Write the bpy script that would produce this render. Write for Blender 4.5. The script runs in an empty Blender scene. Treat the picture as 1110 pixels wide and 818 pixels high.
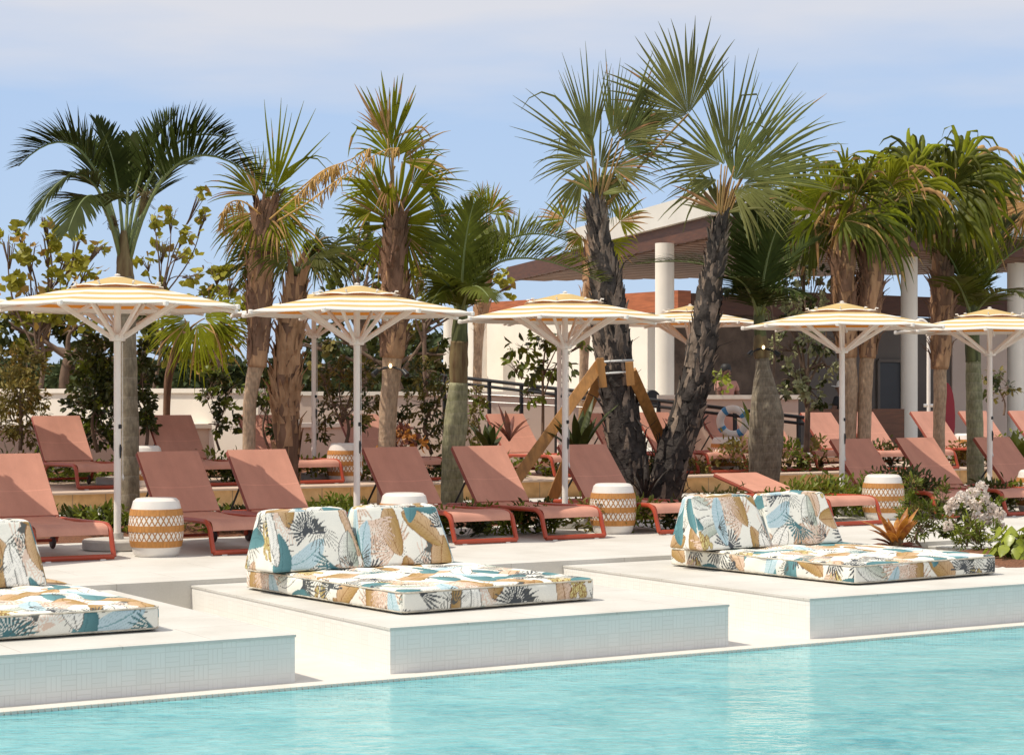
import bpy, math, random
import numpy as np
from mathutils import Vector as V, Matrix, Quaternion

# ------------------------------------------------------------------ basics
S = bpy.context.scene
COL = S.collection
R = math.radians
F0, H = 2139.0, 1.47                      # focal length in photo pixels, eye height above the deck
YAW = R(31.5)
RV = V((math.cos(YAW), -math.sin(YAW), 0)); FV = V((math.sin(YAW), math.cos(YAW), 0)); UP = V((0, 0, 1))
def P(px, py, d):                         # survey: photo measurement at distance d -> place in the world
    l = (px-555)*d/F0
    return RV*l + FV*d + UP*(H-(py-428)*d/F0)
def at(px, d, z=0.0):
    p = P(px, 428, d); p.z = z; return p

class MB:
    def __init__(s): s.v=[]; s.f=[]; s.m=[]
    def add(s, vs, fs, m=0):
        o=len(s.v); s.v.extend([tuple(x) for x in vs]); s.f.extend([tuple(i+o for i in f) for f in fs]); s.m.extend([m]*len(fs))
    def box(s, c, sz, m=0, rot=None, bev=0.0):
        x,y,z=[a/2 for a in sz]; c=V(c)
        if bev>0:
            b=min(bev,x*.49,y*.49,z*.49); vs=[]
            for sx in(-1,1):
                for sy in(-1,1):
                    for sz_ in(-1,1):
                        vs += [V((sx*x,sy*(y-b),sz_*(z-b))),V((sx*(x-b),sy*y,sz_*(z-b))),V((sx*(x-b),sy*(y-b),sz_*z))]
            idx=lambda a,b_,c_,k:(a*4+b_*2+c_)*3+k
            fs=[]
            for a in(0,1):
                q=[idx(a,0,0,0),idx(a,1,0,0),idx(a,1,1,0),idx(a,0,1,0)]; fs.append(q if a else q[::-1])
                q=[idx(0,a,0,1),idx(1,a,0,1),idx(1,a,1,1),idx(0,a,1,1)]; fs.append(q[::-1] if a else q)
                q=[idx(0,0,a,2),idx(1,0,a,2),idx(1,1,a,2),idx(0,1,a,2)]; fs.append(q if a else q[::-1])
            for a in(0,1):
                for b_ in(0,1):
                    fs.append([idx(a,b_,0,0),idx(a,b_,1,0),idx(a,b_,1,1),idx(a,b_,0,1)])
                    fs.append([idx(a,0,b_,0),idx(a,1,b_,0),idx(a,1,b_,2),idx(a,0,b_,2)])
                    fs.append([idx(0,a,b_,1),idx(1,a,b_,1),idx(1,a,b_,2),idx(0,a,b_,2)])
            for i in range(8): fs.append([i*3,i*3+1,i*3+2])
        else:
            vs=[V((a*x,b_*y,d*z)) for a in(-1,1) for b_ in(-1,1) for d in(-1,1)]
            fs=[(0,1,3,2),(4,6,7,5),(0,4,5,1),(2,3,7,6),(0,2,6,4),(1,5,7,3)]
        if rot is not None: vs=[rot@v for v in vs]
        s.add([v+c for v in vs],fs,m)
    def bar(s, a, b, w, h, m=0, up=UP, bev=0.0):
        a=V(a); b=V(b); y=(b-a); L=y.length; y=y/L
        x=y.cross(up)
        if x.length<1e-3: x=y.cross(V((1,0,0)))
        x.normalize(); z=x.cross(y)
        s.box((a+b)/2,(w,L,h),m,Matrix((x,y,z)).transposed(),bev)
    def tube(s, pts, rad, n=8, m=0, cap=True, jit=None, sx=1.0):
        pts=[V(p) for p in pts]
        if not hasattr(rad,'__len__'): rad=[rad]*len(pts)
        ref=None; vs=[]
        for i,p in enumerate(pts):
            t=(pts[min(i+1,len(pts)-1)]-pts[max(i-1,0)]).normalized()
            if ref is None:
                ref=V((1,0,0)) if abs(t.x)<.9 else V((0,1,0))
            ref=(ref-t*ref.dot(t)).normalized(); b=t.cross(ref)
            for k in range(n):
                a=2*math.pi*k/n; r=rad[i]*(1 if jit is None else 1+jit(i,k))
                vs.append(p+ref*(math.cos(a)*r*sx)+b*(math.sin(a)*r))
        fs=[]
        for i in range(len(pts)-1):
            for k in range(n):
                fs.append((i*n+k,i*n+(k+1)%n,(i+1)*n+(k+1)%n,(i+1)*n+k))
        if cap: fs+= [tuple(range(n))[::-1],tuple((len(pts)-1)*n+k for k in range(n))]
        s.add(vs,fs,m)
    def lathe(s, prof, n=32, c=(0,0,0), m=0, ms=None):
        c=V(c); vs=[]; 
        for r,z in prof:
            for k in range(n):
                a=2*math.pi*k/n; vs.append(c+V((r*math.cos(a),r*math.sin(a),z)))
        for i in range(len(prof)-1):
            fs=[(i*n+k,i*n+(k+1)%n,(i+1)*n+(k+1)%n,(i+1)*n+k) for k in range(n)]
            if i==0: s.add(vs,fs,ms[i] if ms else m); base=len(s.v)-len(vs)
            else:
                s.f.extend([tuple(j+base for j in f) for f in fs]); s.m.extend([(ms[i] if ms else m)]*n)
        for i,rev in ((0,True),(len(prof)-1,False)):
            if prof[i][0]>1e-4:
                q=[base+i*n+k for k in range(n)]
                s.f.append(tuple(q[::-1] if rev else q)); s.m.append(ms[0 if rev else -1] if ms else m)
    def build(s, name, mats, parent=None, smooth=True, origin=None):
        me=bpy.data.meshes.new(name)
        vs=s.v
        if origin is not None:
            o=V(origin); vs=[(a-o.x,b-o.y,c-o.z) for a,b,c in vs]
        me.from_pydata(vs,[],s.f)
        if not isinstance(mats,(list,tuple)): mats=[mats]
        for q in mats: me.materials.append(q)
        if len(mats)>1: me.polygons.foreach_set('material_index',s.m)
        me.validate()
        if smooth is not False and len(me.polygons):
            me.polygons.foreach_set('use_smooth',[True]*len(me.polygons))
            if smooth is not None and smooth is not True:
                me.set_sharp_from_angle(angle=R(smooth))
            elif smooth is True: me.set_sharp_from_angle(angle=R(40))
        o=bpy.data.objects.new(name,me); COL.objects.link(o)
        if parent: o.parent=parent
        return o

def tag(o,label=None,cat=None,group=None,kind=None):
    if label: o['label']=label
    if cat: o['category']=cat
    if group: o['group']=group
    if kind: o['kind']=kind
    return o
def thing(name,label,cat,loc=(0,0,0),rz=0,group=None):
    o=bpy.data.objects.new(name,None); o.empty_display_size=.2; COL.objects.link(o)
    o.location=loc; o.rotation_euler=(0,0,rz)
    return tag(o,label,cat,group)
def kids(o): return [c for c in o.children]
def copy_tree(o,parent=None):
    c=o.copy(); COL.objects.link(c)
    if parent: c.parent=parent
    for ch in kids(o): copy_tree(ch,c)
    return c
def smooth_path(pts,n=6):
    pts=[V(p) for p in pts]; out=[]
    for i in range(len(pts)-1):
        a=pts[max(i-1,0)]; b=pts[i]; c=pts[i+1]; d=pts[min(i+2,len(pts)-1)]
        for k in range(n):
            t=k/n
            out.append(.5*((2*b)+(c-a)*t+(2*a-5*b+4*c-d)*t*t+(3*b-a-3*c+d)*t**3))
    out.append(pts[-1]); return out

# ------------------------------------------------------------------ materials
def srgb(h):
    h=h.lstrip('#'); r=[int(h[i:i+2],16)/255 for i in(0,2,4)]
    return tuple(((c+.055)/1.055)**2.4 if c>.04045 else c/12.92 for c in r)+(1,)
class N:
    def __init__(s,name):
        s.m=bpy.data.materials.new(name); s.m.use_nodes=True; s.t=s.m.node_tree
        s.b=s.t.nodes['Principled BSDF']; s.out=s.t.nodes['Material Output']
    def n(s,typ,**k):
        x=s.t.nodes.new(typ)
        for a,b in k.items(): setattr(x,a,b)
        return x
    def l(s,a,b): s.t.links.new(a,b)
    def math(s,op,a,b=None):
        x=s.n('ShaderNodeMath',operation=op)
        for i,v in enumerate((a,b)):
            if v is None: continue
            if isinstance(v,(int,float)): x.inputs[i].default_value=v
            else: s.l(v,x.inputs[i])
        return x.outputs[0]
    def mix(s,fac,a,b,blend='MIX'):
        x=s.n('ShaderNodeMix',data_type='RGBA',blend_type=blend)
        for i,v in((0,fac),(6,a),(7,b)):
            if isinstance(v,(int,float)): x.inputs[i].default_value=v
            elif isinstance(v,tuple): x.inputs[i].default_value=v if len(v)==4 else v+(1,)
            else: s.l(v,x.inputs[i])
        return x.outputs[2]
    def noise(s,scale,detail=4,vec=None,stretch=None,rough=.55):
        tc=vec
        if tc is None: tc=s.n('ShaderNodeTexCoord').outputs['Object']
        if stretch:
            mp=s.n('ShaderNodeMapping'); mp.inputs['Scale'].default_value=stretch; s.l(tc,mp.inputs[0]); tc=mp.outputs[0]
        x=s.n('ShaderNodeTexNoise'); x.inputs['Scale'].default_value=scale; x.inputs['Detail'].default_value=detail; x.inputs['Roughness'].default_value=rough
        s.l(tc,x.inputs['Vector']); return x.outputs[0]
    def ramp(s,fac,stops):
        x=s.n('ShaderNodeValToRGB'); e=x.color_ramp.elements
        while len(e)<len(stops): e.new(.5)
        for q,(p,c) in zip(e,stops): q.position=p; q.color=c if len(c)==4 else tuple(c)+(1,)
        s.l(fac,x.inputs[0]); return x.outputs[0]
    def bump(s,h,strength=.3,dist=.02):
        x=s.n('ShaderNodeBump'); x.inputs['Strength'].default_value=strength; x.inputs['Distance'].default_value=dist
        s.l(h,x.inputs['Height']); s.l(x.outputs[0],s.b.inputs['Normal'])
def sc(c,k): return tuple(min(1,x*k) for x in c[:3])+(1,)
def pm(name,c,rough=.6,var=.15,scale=6,bump=0,bscale=None,bd=.01,transl=0,stretch=None,rnd=0,c2=None,metal=0,spec=.5):
    m=N(name); c=c if len(c)==4 else tuple(c)+(1,)
    nz=m.noise(scale,5,stretch=stretch)
    col=m.ramp(nz,[(.3,sc(c,1-var)),(.7,(c2 if c2 else sc(c,1+var)))])
    if rnd:
        oi=m.n('ShaderNodeObjectInfo'); hs=m.n('ShaderNodeHueSaturation')
        v=m.math('ADD',m.math('MULTIPLY',oi.outputs['Random'],rnd*2),1-rnd); m.l(v,hs.inputs['Value'])
        m.l(m.math('ADD',m.math('MULTIPLY',oi.outputs['Random'],rnd*.12),.5-rnd*.06),hs.inputs['Hue'])
        m.l(col,hs.inputs['Color']); col=hs.outputs[0]
    m.l(col,m.b.inputs['Base Color']); m.b.inputs['Roughness'].default_value=rough; m.b.inputs['Metallic'].default_value=metal
    m.b.inputs['Specular IOR Level'].default_value=spec
    if bump: m.bump(m.noise(bscale or scale*4,5,stretch=stretch),bump,bd)
    if transl:
        tr=m.n('ShaderNodeBsdfTranslucent'); m.l(col,tr.inputs[0]); ms=m.n('ShaderNodeMixShader'); ms.inputs[0].default_value=transl
        m.l(m.b.outputs[0],ms.inputs[1]); m.l(tr.outputs[0],ms.inputs[2]); m.l(ms.outputs[0],m.out.inputs[0])
    return m.m

M={}
M['deck']=None
def deck_mat():
    m=N('pale_stone_paving'); tc=m.n('ShaderNodeTexCoord').outputs['Object']
    br=m.n('ShaderNodeTexBrick'); br.offset=.5; br.inputs['Scale'].default_value=1; br.inputs['Mortar Size'].default_value=.004
    br.inputs['Brick Width'].default_value=1.2; br.inputs['Row Height'].default_value=.6; br.inputs['Bias'].default_value=0
    br.inputs['Color1'].default_value=(.63,.605,.555,1); br.inputs['Color2'].default_value=(.63,.605,.555,1); br.inputs['Mortar'].default_value=(.47,.43,.38,1)
    m.l(tc,br.inputs['Vector'])
    st=m.ramp(m.noise(1.3,6),[(.33,(.86,.85,.83)),(.6,(1.0,1.0,1.0))])
    fine=m.ramp(m.noise(60,3),[(.3,(.95,.95,.945)),(.7,(1.02,1.02,1.02))])
    c=m.mix(1,br.outputs[0],st,'MULTIPLY'); c=m.mix(1,c,fine,'MULTIPLY')
    m.l(c,m.b.inputs['Base Color']); m.b.inputs['Roughness'].default_value=.7; m.bump(m.noise(90,4),.12,.004)
    return m.m
def tile_mat():                                  # basket-weave glazed tile
    m=N('basketweave_tile'); tc=m.n('ShaderNodeTexCoord').outputs['Object']; sx=m.n('ShaderNodeSeparateXYZ'); m.l(tc,sx.inputs[0])
    k=1/.093
    u=m.math('MULTIPLY',m.math('ADD',sx.outputs[0],sx.outputs[1]),k); v=m.math('MULTIPLY',sx.outputs[2],k)
    par=m.math('MODULO',m.math('ABSOLUTE',m.math('ADD',m.math('FLOOR',u),m.math('FLOOR',v))),2)
    def line(x,w): 
        f=m.math('FRACT',x); return m.math('MAXIMUM',m.math('LESS_THAN',f,w),m.math('GREATER_THAN',f,1-w))
    lu=line(m.math('MULTIPLY',u,3),.075); lv=line(m.math('MULTIPLY',v,3),.075)
    g=m.math('ADD',m.math('MULTIPLY',par,lu),m.math('MULTIPLY',m.math('SUBTRACT',1,par),lv))
    g=m.math('MAXIMUM',g,m.math('MAXIMUM',line(u,.03),line(v,.03)))
    wn=m.n('ShaderNodeTexWhiteNoise'); cx=m.n('ShaderNodeCombineXYZ'); m.l(m.math('FLOOR',u),cx.inputs[0]); m.l(m.math('FLOOR',v),cx.inputs[1]); m.l(cx.outputs[0],wn.inputs[0])
    base=m.ramp(wn.outputs[0],[(0,(.765,.735,.685)),(1,(.80,.77,.72))])
    gm=m.math('MULTIPLY',g,m.ramp(m.noise(2.2,3),[(.35,(.3,.3,.3)),(.7,(1,1,1))]))
    c=m.mix(gm,base,(.67,.635,.58,1)); m.l(c,m.b.inputs['Base Color']); m.b.inputs['Roughness'].default_value=.32
    m.bump(m.math('SUBTRACT',1,g),.25,.003); return m.m
def water_mat():
    m=N('pool_water')
    tc=m.n('ShaderNodeTexCoord').outputs['Object']
    mp=m.n('ShaderNodeMapping'); mp.inputs['Rotation'].default_value=(0,0,YAW); m.l(tc,mp.inputs[0])
    big=m.noise(.8,3,vec=mp.outputs[0],stretch=(1,1.8,1)); fine=m.noise(13,4,vec=mp.outputs[0],stretch=(1,1.5,1)); mid=m.noise(4.5,3,vec=mp.outputs[0],stretch=(1,1.8,1))
    # broken turquoise: light and dark ripple tones painted in for refraction and reflection
    col=m.ramp(m.math('ADD',m.math('MULTIPLY',big,.35),m.math('ADD',m.math('MULTIPLY',mid,.35),m.math('MULTIPLY',fine,.3))),[(.36,(.065,.32,.37)),(.48,(.155,.45,.475)),(.64,(.27,.56,.565))])
    m.l(col,m.b.inputs['Base Color']); m.b.inputs['Roughness'].default_value=.04; m.b.inputs['IOR'].default_value=1.33
    h=m.math('ADD',m.math('MULTIPLY',big,.6),m.math('ADD',m.math('MULTIPLY',mid,.4),m.math('MULTIPLY',fine,.22)))
    m.bump(h,.60,.05); return m.m
def fabric(name,c,scale=900,rough=.85,transl=0,seam=False,back=None):
    m=N(name); c=c+(1,) if len(c)==3 else c
    w=m.noise(220,2); st=m.noise(3.5,5)
    col=m.mix(1,m.ramp(w,[(.3,sc(c,.9)),(.7,sc(c,1.06))]),m.ramp(st,[(.3,(.92,.92,.92)),(.7,(1.03,1.03,1.03))]),'MULTIPLY')
    if back:                                     # inner side coloured deeper, painting in sunlight that glows through the cloth
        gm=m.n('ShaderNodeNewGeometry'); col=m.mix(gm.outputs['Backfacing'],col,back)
    if seam:                                     # stitched seam across the sling, faint vertical fading
        sx=m.n('ShaderNodeSeparateXYZ'); m.l(m.n('ShaderNodeTexCoord').outputs['Object'],sx.inputs[0])
        ln=m.math('LESS_THAN',m.math('ABSOLUTE',m.math('SUBTRACT',sx.outputs[1],.33)),.006)
        col=m.mix(m.math('MULTIPLY',ln,.35),col,sc(c,1.35)); 
        fd=m.noise(1.6,4,stretch=(3,.7,1)); col=m.mix(1,col,m.ramp(fd,[(.3,(.88,.87,.87)),(.7,(1.05,1.05,1.04))]),'MULTIPLY')
    m.l(col,m.b.inputs['Base Color']); m.b.inputs['Roughness'].default_value=rough; m.b.inputs['Specular IOR Level'].default_value=.25
    m.bump(w,.15,.002)
    if transl:
        tr=m.n('ShaderNodeBsdfTranslucent'); m.l(col,tr.inputs[0]); ms=m.n('ShaderNodeMixShader'); ms.inputs[0].default_value=transl
        m.l(m.b.outputs[0],ms.inputs[1]); m.l(tr.outputs[0],ms.inputs[2]); m.l(ms.outputs[0],m.out.inputs[0])
    return m.m
def printed():
    m=N('printed_leaf_fabric'); a=m.n('ShaderNodeAttribute'); a.attribute_name='print'
    w=m.ramp(m.noise(180,2),[(.3,(.93,.93,.93)),(.7,(1.04,1.04,1.04))])
    m.l(m.mix(1,a.outputs['Color'],w,'MULTIPLY'),m.b.inputs['Base Color']); m.b.inputs['Roughness'].default_value=.8
    m.b.inputs['Specular IOR Level'].default_value=.25
    m.bump(m.noise(14,4),.35,.012); return m.m
def ring_trunk(name,c1,c2,freq,dark=.55):
    m=N(name); tc=m.n('ShaderNodeTexCoord').outputs['Object']; sx=m.n('ShaderNodeSeparateXYZ'); m.l(tc,sx.inputs[0])
    wob=m.math('MULTIPLY',m.noise(3,3),.10)
    f=m.math('FRACT',m.math('MULTIPLY',m.math('ADD',sx.outputs[2],wob),freq))
    ring=m.ramp(f,[(0,(1,1,1)),(.07,(0,0,0)),(.18,(0,0,0)),(1,(.35,.35,.35))])
    blot=m.noise(5,6); b=m.ramp(blot,[(.35,c1),(.65,c2)])
    fine=m.ramp(m.noise(40,4,stretch=(1,1,.35)),[(.3,(.6,.6,.6)),(.7,(1.15,1.15,1.15))])
    c=m.mix(1,m.mix(m.math('MULTIPLY',ring,dark),b,(.42,.37,.29,1)),fine,'MULTIPLY')
    m.l(c,m.b.inputs['Base Color']); m.b.inputs['Roughness'].default_value=.85
    m.bump(m.math('ADD',f,m.math('MULTIPLY',m.noise(30,4),.5)),.5,.02); return m.m

M['deck']=deck_mat(); M['tile']=tile_mat(); M['water']=water_mat(); M['print']=printed()
M['ledge']=pm('pale_ledge_stone',(.66,.62,.55),.6,.06,5,.1,60,.003)
M['basin']=pm('pool_basin',(.12,.50,.54),.5,.06,3)
M['coral']=fabric('coral_sling',(.67,.33,.24),transl=.10,seam=True)
M['coral_edge']=fabric('coral_edging',(.33,.085,.058))
M['terra']=pm('terracotta_powder_coat',(.36,.05,.018),.42,.08,9)
M['terra_dark']=pm('dark_terracotta_coat',(.26,.05,.025),.45,.08,9)
M['rubber']=pm('dark_red_rubber',(.045,.02,.018),.6,.1,8)
M['white']=pm('white_powder_coat',(.83,.765,.69),.4,.04,5)
M['canvas_w']=fabric('white_canvas',(.80,.74,.66),transl=.09)
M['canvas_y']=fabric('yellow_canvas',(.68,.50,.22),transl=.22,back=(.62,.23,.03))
M['concrete']=pm('cast_concrete',(.50,.47,.42),.8,.12,9,.3,50,.005)
M['black']=pm('black_metal',(.012,.012,.013),.45,.1,8)
M['steel']=pm('pale_steel',(.62,.60,.57),.35,.05,8,metal=.7)
M['ceramic']=pm('white_ceramic',(.76,.715,.655),.35,.04,7)
M['raffia']=pm('tan_raffia',(.47,.21,.055),.75,.22,60,.5,160,.004,stretch=(1,1,.12))
M['lattice']=None
def lattice():
    m=N('white_cord_lattice'); tc=m.n('ShaderNodeTexCoord').outputs['Object']; sx=m.n('ShaderNodeSeparateXYZ'); m.l(tc,sx.inputs[0])
    a=m.math('MULTIPLY',m.math('ARCTAN2',sx.outputs[1],sx.outputs[0]),30/(2*math.pi)); z=m.math('MULTIPLY',sx.outputs[2],10.5)
    def ln(x):
        f=m.math('ABSOLUTE',m.math('SUBTRACT',m.math('FRACT',x),.5)); return m.math('LESS_THAN',f,.13)
    g=m.math('MAXIMUM',ln(m.math('ADD',a,z)),ln(m.math('SUBTRACT',a,z)))
    c=m.mix(g,(.76,.71,.64,1),(.42,.20,.07,1)); m.l(c,m.b.inputs['Base Color']); m.b.inputs['Roughness'].default_value=.8
    m.bump(g,.6,.006); return m.m
M['lattice']=lattice()
M['mulch']=pm('brown_mulch',(.21,.085,.04),.95,.65,60,.9,80,.03)
M['sand_paving']=pm('sandy_pink_paving',(.56,.42,.32),.85,.1,2,.2,60,.004)
M['soil']=pm('sandy_ground',(.30,.23,.16),.95,.25,2,.4,30,.02)
M['curb']=None
def curb_mat():
    m=N('yellow_coral_stone'); tc=m.n('ShaderNodeTexCoord').outputs['Object']
    br=m.n('ShaderNodeTexBrick'); br.offset=0; br.inputs['Scale'].default_value=1; br.inputs['Mortar Size'].default_value=.008
    br.inputs['Brick Width'].default_value=.42; br.inputs['Row Height'].default_value=5
    br.inputs['Color1'].default_value=(.70,.42,.18,1); br.inputs['Color2'].default_value=(.76,.50,.25,1); br.inputs['Mortar'].default_value=(.45,.30,.17,1)
    m.l(tc,br.inputs['Vector'])
    c=m.mix(1,br.outputs[0],m.ramp(m.noise(7,6),[(.35,(.80,.76,.70)),(.7,(1.06,1.06,1.06))]),'MULTIPLY')
    m.l(c,m.b.inputs['Base Color']); m.b.inputs['Roughness'].default_value=.85; m.bump(m.noise(30,5),.4,.01); return m.m
M['curb']=curb_mat()
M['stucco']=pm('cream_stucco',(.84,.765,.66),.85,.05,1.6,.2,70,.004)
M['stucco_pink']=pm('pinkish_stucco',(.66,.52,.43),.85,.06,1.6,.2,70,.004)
M['fascia']=pm('grey_white_fascia',(.66,.63,.57),.75,.05,1.2)
M['redwood']=pm('red_brown_timber',(.40,.12,.045),.55,.25,3,.2,30,.004,stretch=(1,1,8))
M['darkwood']=pm('dark_brown_timber',(.095,.033,.014),.6,.3,3,.2,30,.004,stretch=(1,1,8))
M['slat']=pm('slatted_timber',(.19,.095,.055),.65,.25,4,.1,30,.003)
M['darkstone']=pm('brown_stone_cladding',(.115,.078,.056),.85,.4,3.2,.7,9,.03)
M['greywall']=pm('grey_render',(.14,.115,.098),.85,.06,2)
M['darkdoor']=pm('charcoal_door',(.035,.034,.036),.5,.1,2)
M['brace']=pm('golden_pine_timber',(.40,.185,.05),.65,.28,3,.2,40,.004,stretch=(6,6,.6))
M['strap']=pm('pale_strap',(.62,.62,.60),.5,.05,8)
M['ringwhite']=pm('life_ring_white',(.76,.74,.70),.45,.04,8)
M['ringblue']=pm('life_ring_blue',(.05,.25,.50),.5,.06,8)
M['red']=pm('glossy_red',(.40,.012,.02),.4,.08,3)
M['skin']=pm('brown_skin',(.16,.075,.045),.55,.08,9)
M['shirt']=pm('dusty_pink_shirt',(.45,.22,.17),.85,.1,9)
M['shirt_dark']=pm('dark_shirt',(.012,.012,.014),.85,.1,9)
M['hair']=pm('black_hair',(.008,.006,.005),.6,.1,9)
M['cap']=pm('white_cap_cloth',(.7,.68,.65),.8,.05,9)
M['bulb']=N('lamp_bulb').m
bn=M['bulb'].node_tree.nodes['Principled BSDF']; bn.inputs['Emission Color'].default_value=(1,.75,.4,1); bn.inputs['Emission Strength'].default_value=2.5; bn.inputs['Base Color'].default_value=(.8,.7,.5,1)
# foliage
M['royal']=pm('dark_feather_leaf',(.040,.052,.010),.6,.35,3,transl=.22,rnd=.18,spec=.08)
M['rachis']=pm('green_leaf_stalk',(.16,.19,.06),.5,.2,4)
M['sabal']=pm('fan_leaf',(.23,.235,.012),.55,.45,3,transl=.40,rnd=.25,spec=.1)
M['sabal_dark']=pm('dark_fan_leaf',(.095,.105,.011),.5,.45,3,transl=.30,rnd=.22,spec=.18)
M['wash']=pm('grey_green_fan_leaf',(.20,.205,.055),.48,.35,3,transl=.34,rnd=.2,spec=.2)
M['dead']=pm('dead_leaf',(.46,.27,.11),.8,.35,5,transl=.25,rnd=.2,spec=.1)
M['petiole']=pm('orange_green_stalk',(.27,.155,.045),.5,.35,3)
M['flower_stalk']=pm('ochre_flower_stalk',(.48,.27,.07),.7,.2,6)
M['royal_trunk']=ring_trunk('ringed_trunk',(.19,.145,.09,1),(.32,.26,.17,1),4.6)
M['green_trunk']=ring_trunk('green_ringed_trunk',(.19,.185,.09,1),(.36,.34,.19,1),7.5)
M['bottle_trunk']=ring_trunk('bottle_trunk',(.17,.13,.085,1),(.36,.30,.21,1),9)
M['smooth_trunk']=ring_trunk('pale_sabal_trunk',(.50,.325,.20,1),(.66,.46,.30,1),16,.3)
M['boot']=pm('cinnamon_boot_fibre',(.42,.205,.10),.9,.5,7,.6,50,.015,stretch=(1,1,.25),spec=.1,c2=(.62,.37,.21,1))
M['boot_dark']=pm('grey_brown_boot',(.22,.125,.08),.9,.5,7,.6,50,.015,stretch=(1,1,.25),spec=.1)
M['blackbark']=pm('charred_black_bark',(.062,.052,.046),.9,.65,7,.7,40,.02,spec=.15)
M['blackbark2']=pm('weathered_leaf_base',(.23,.175,.135),.9,.5,8,.5,40,.02,spec=.1)
M['sheath']=pm('brown_crown_sheath',(.20,.10,.05),.7,.5,3,.4,30,.01,stretch=(5,5,.6),c2=(.27,.21,.10,1),spec=.2)
M['sheath_green']=pm('green_crown_sheath',(.07,.075,.03),.6,.5,3,.4,30,.01,stretch=(5,5,.6),c2=(.17,.18,.07,1),spec=.2)
M['grape']=pm('sea_grape_leaf',(.24,.23,.02),.45,.45,1.1,transl=.36,c2=(.46,.42,.045,1),spec=.25)
M['grape_old']=pm('sea_grape_old_leaf',(.34,.21,.05),.5,.3,3,transl=.3,spec=.2)
M['bush']=pm('dark_bush_leaf',(.055,.066,.012),.45,.5,2,transl=.22,spec=.35)
M['olive']=pm('olive_bush_leaf',(.18,.145,.035),.55,.45,2,transl=.25,spec=.2)
M['bright']=pm('bright_leaf',(.16,.195,.022),.42,.4,3,transl=.36,spec=.3)
M['lime']=pm('lime_leaf',(.33,.38,.04),.35,.3,4,transl=.35)
M['silver']=pm('silver_leaf',(.33,.33,.17),.5,.4,3,transl=.25,spec=.3)
M['far']=pm('far_leaf',(.065,.085,.035),.6,.4,1,transl=.15,spec=.1)
M['twig']=pm('brown_twig',(.16,.10,.065),.8,.3,6)
M['croton']=pm('croton_leaf',(.48,.11,.025),.45,.5,14,transl=.3,c2=(.58,.27,.04,1))
M['crimson']=pm('crimson_leaf',(.16,.05,.03),.45,.5,6,transl=.2)
M['petal']=pm('blush_petal',(.82,.73,.65),.6,.08,9,transl=.3)

# ------------------------------------------------------------------ world, sun, camera
SUN=V((-.58,.15,1.0)).normalized()
w=bpy.data.worlds.new('World'); S.world=w; w.use_nodes=True
nt=w.node_tree; bg=nt.nodes['Background']
sky=nt.nodes.new('ShaderNodeTexSky'); sky.sky_type='NISHITA'; sky.sun_disc=False
sky.sun_elevation=math.asin(SUN.z); sky.sun_rotation=math.atan2(SUN.x,SUN.y)
sky.air_density=1.0; sky.dust_density=.35; sky.ozone_density=2.0; sky.altitude=200
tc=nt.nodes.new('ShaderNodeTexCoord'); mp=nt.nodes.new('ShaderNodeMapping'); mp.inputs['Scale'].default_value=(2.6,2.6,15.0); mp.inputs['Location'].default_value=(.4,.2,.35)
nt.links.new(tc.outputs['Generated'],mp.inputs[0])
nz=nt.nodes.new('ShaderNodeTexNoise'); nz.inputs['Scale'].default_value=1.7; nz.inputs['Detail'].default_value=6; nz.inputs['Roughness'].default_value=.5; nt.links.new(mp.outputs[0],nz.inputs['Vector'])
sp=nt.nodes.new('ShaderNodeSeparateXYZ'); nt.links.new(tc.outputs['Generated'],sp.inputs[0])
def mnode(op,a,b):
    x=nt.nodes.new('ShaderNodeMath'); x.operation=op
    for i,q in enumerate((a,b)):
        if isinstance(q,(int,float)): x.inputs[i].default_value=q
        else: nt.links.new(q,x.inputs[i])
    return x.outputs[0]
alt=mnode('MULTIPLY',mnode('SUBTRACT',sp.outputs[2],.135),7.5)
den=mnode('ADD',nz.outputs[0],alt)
cr=nt.nodes.new('ShaderNodeValToRGB'); cr.color_ramp.elements[0].position=.50; cr.color_ramp.elements[0].color=(0,0,0,1); cr.color_ramp.elements[1].position=1.0; cr.color_ramp.elements[1].color=(.92,.92,.92,1)  # cloud thickens upward; its unseen overhead part is made dense to temper blue fill
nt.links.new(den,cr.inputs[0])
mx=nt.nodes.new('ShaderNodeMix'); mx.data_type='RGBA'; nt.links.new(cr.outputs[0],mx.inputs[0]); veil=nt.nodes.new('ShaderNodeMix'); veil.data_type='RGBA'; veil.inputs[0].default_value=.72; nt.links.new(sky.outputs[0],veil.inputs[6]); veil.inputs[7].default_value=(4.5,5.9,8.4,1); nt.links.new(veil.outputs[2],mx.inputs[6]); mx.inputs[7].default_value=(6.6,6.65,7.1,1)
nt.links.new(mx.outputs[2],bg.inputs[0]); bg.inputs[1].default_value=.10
sd=bpy.data.lights.new('sun','SUN'); sd.energy=3.6; sd.angle=R(.5); sd.color=(1,.93,.80)
so=bpy.data.objects.new('sun',sd); COL.objects.link(so); so.rotation_euler=SUN.to_track_quat('Z','Y').to_euler(); so.location=(-20,10,30)
cd=bpy.data.cameras.new('camera'); cam=bpy.data.objects.new('camera',cd); COL.objects.link(cam)
cam.location=(0,0,H); cam.rotation_euler=(R(90),0,-YAW); cd.sensor_width=36; cd.lens=F0/1110*36; cd.shift_y=19/1110; cd.clip_end=3000
S.camera=cam
S.view_settings.view_transform='Standard'; S.view_settings.look='None'; S.view_settings.exposure=.17; S.view_settings.gamma=1
S.render.engine='CYCLES'; S.cycles.max_bounces=8; S.cycles.transparent_max_bounces=8; S.cycles.use_denoising=True

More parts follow.
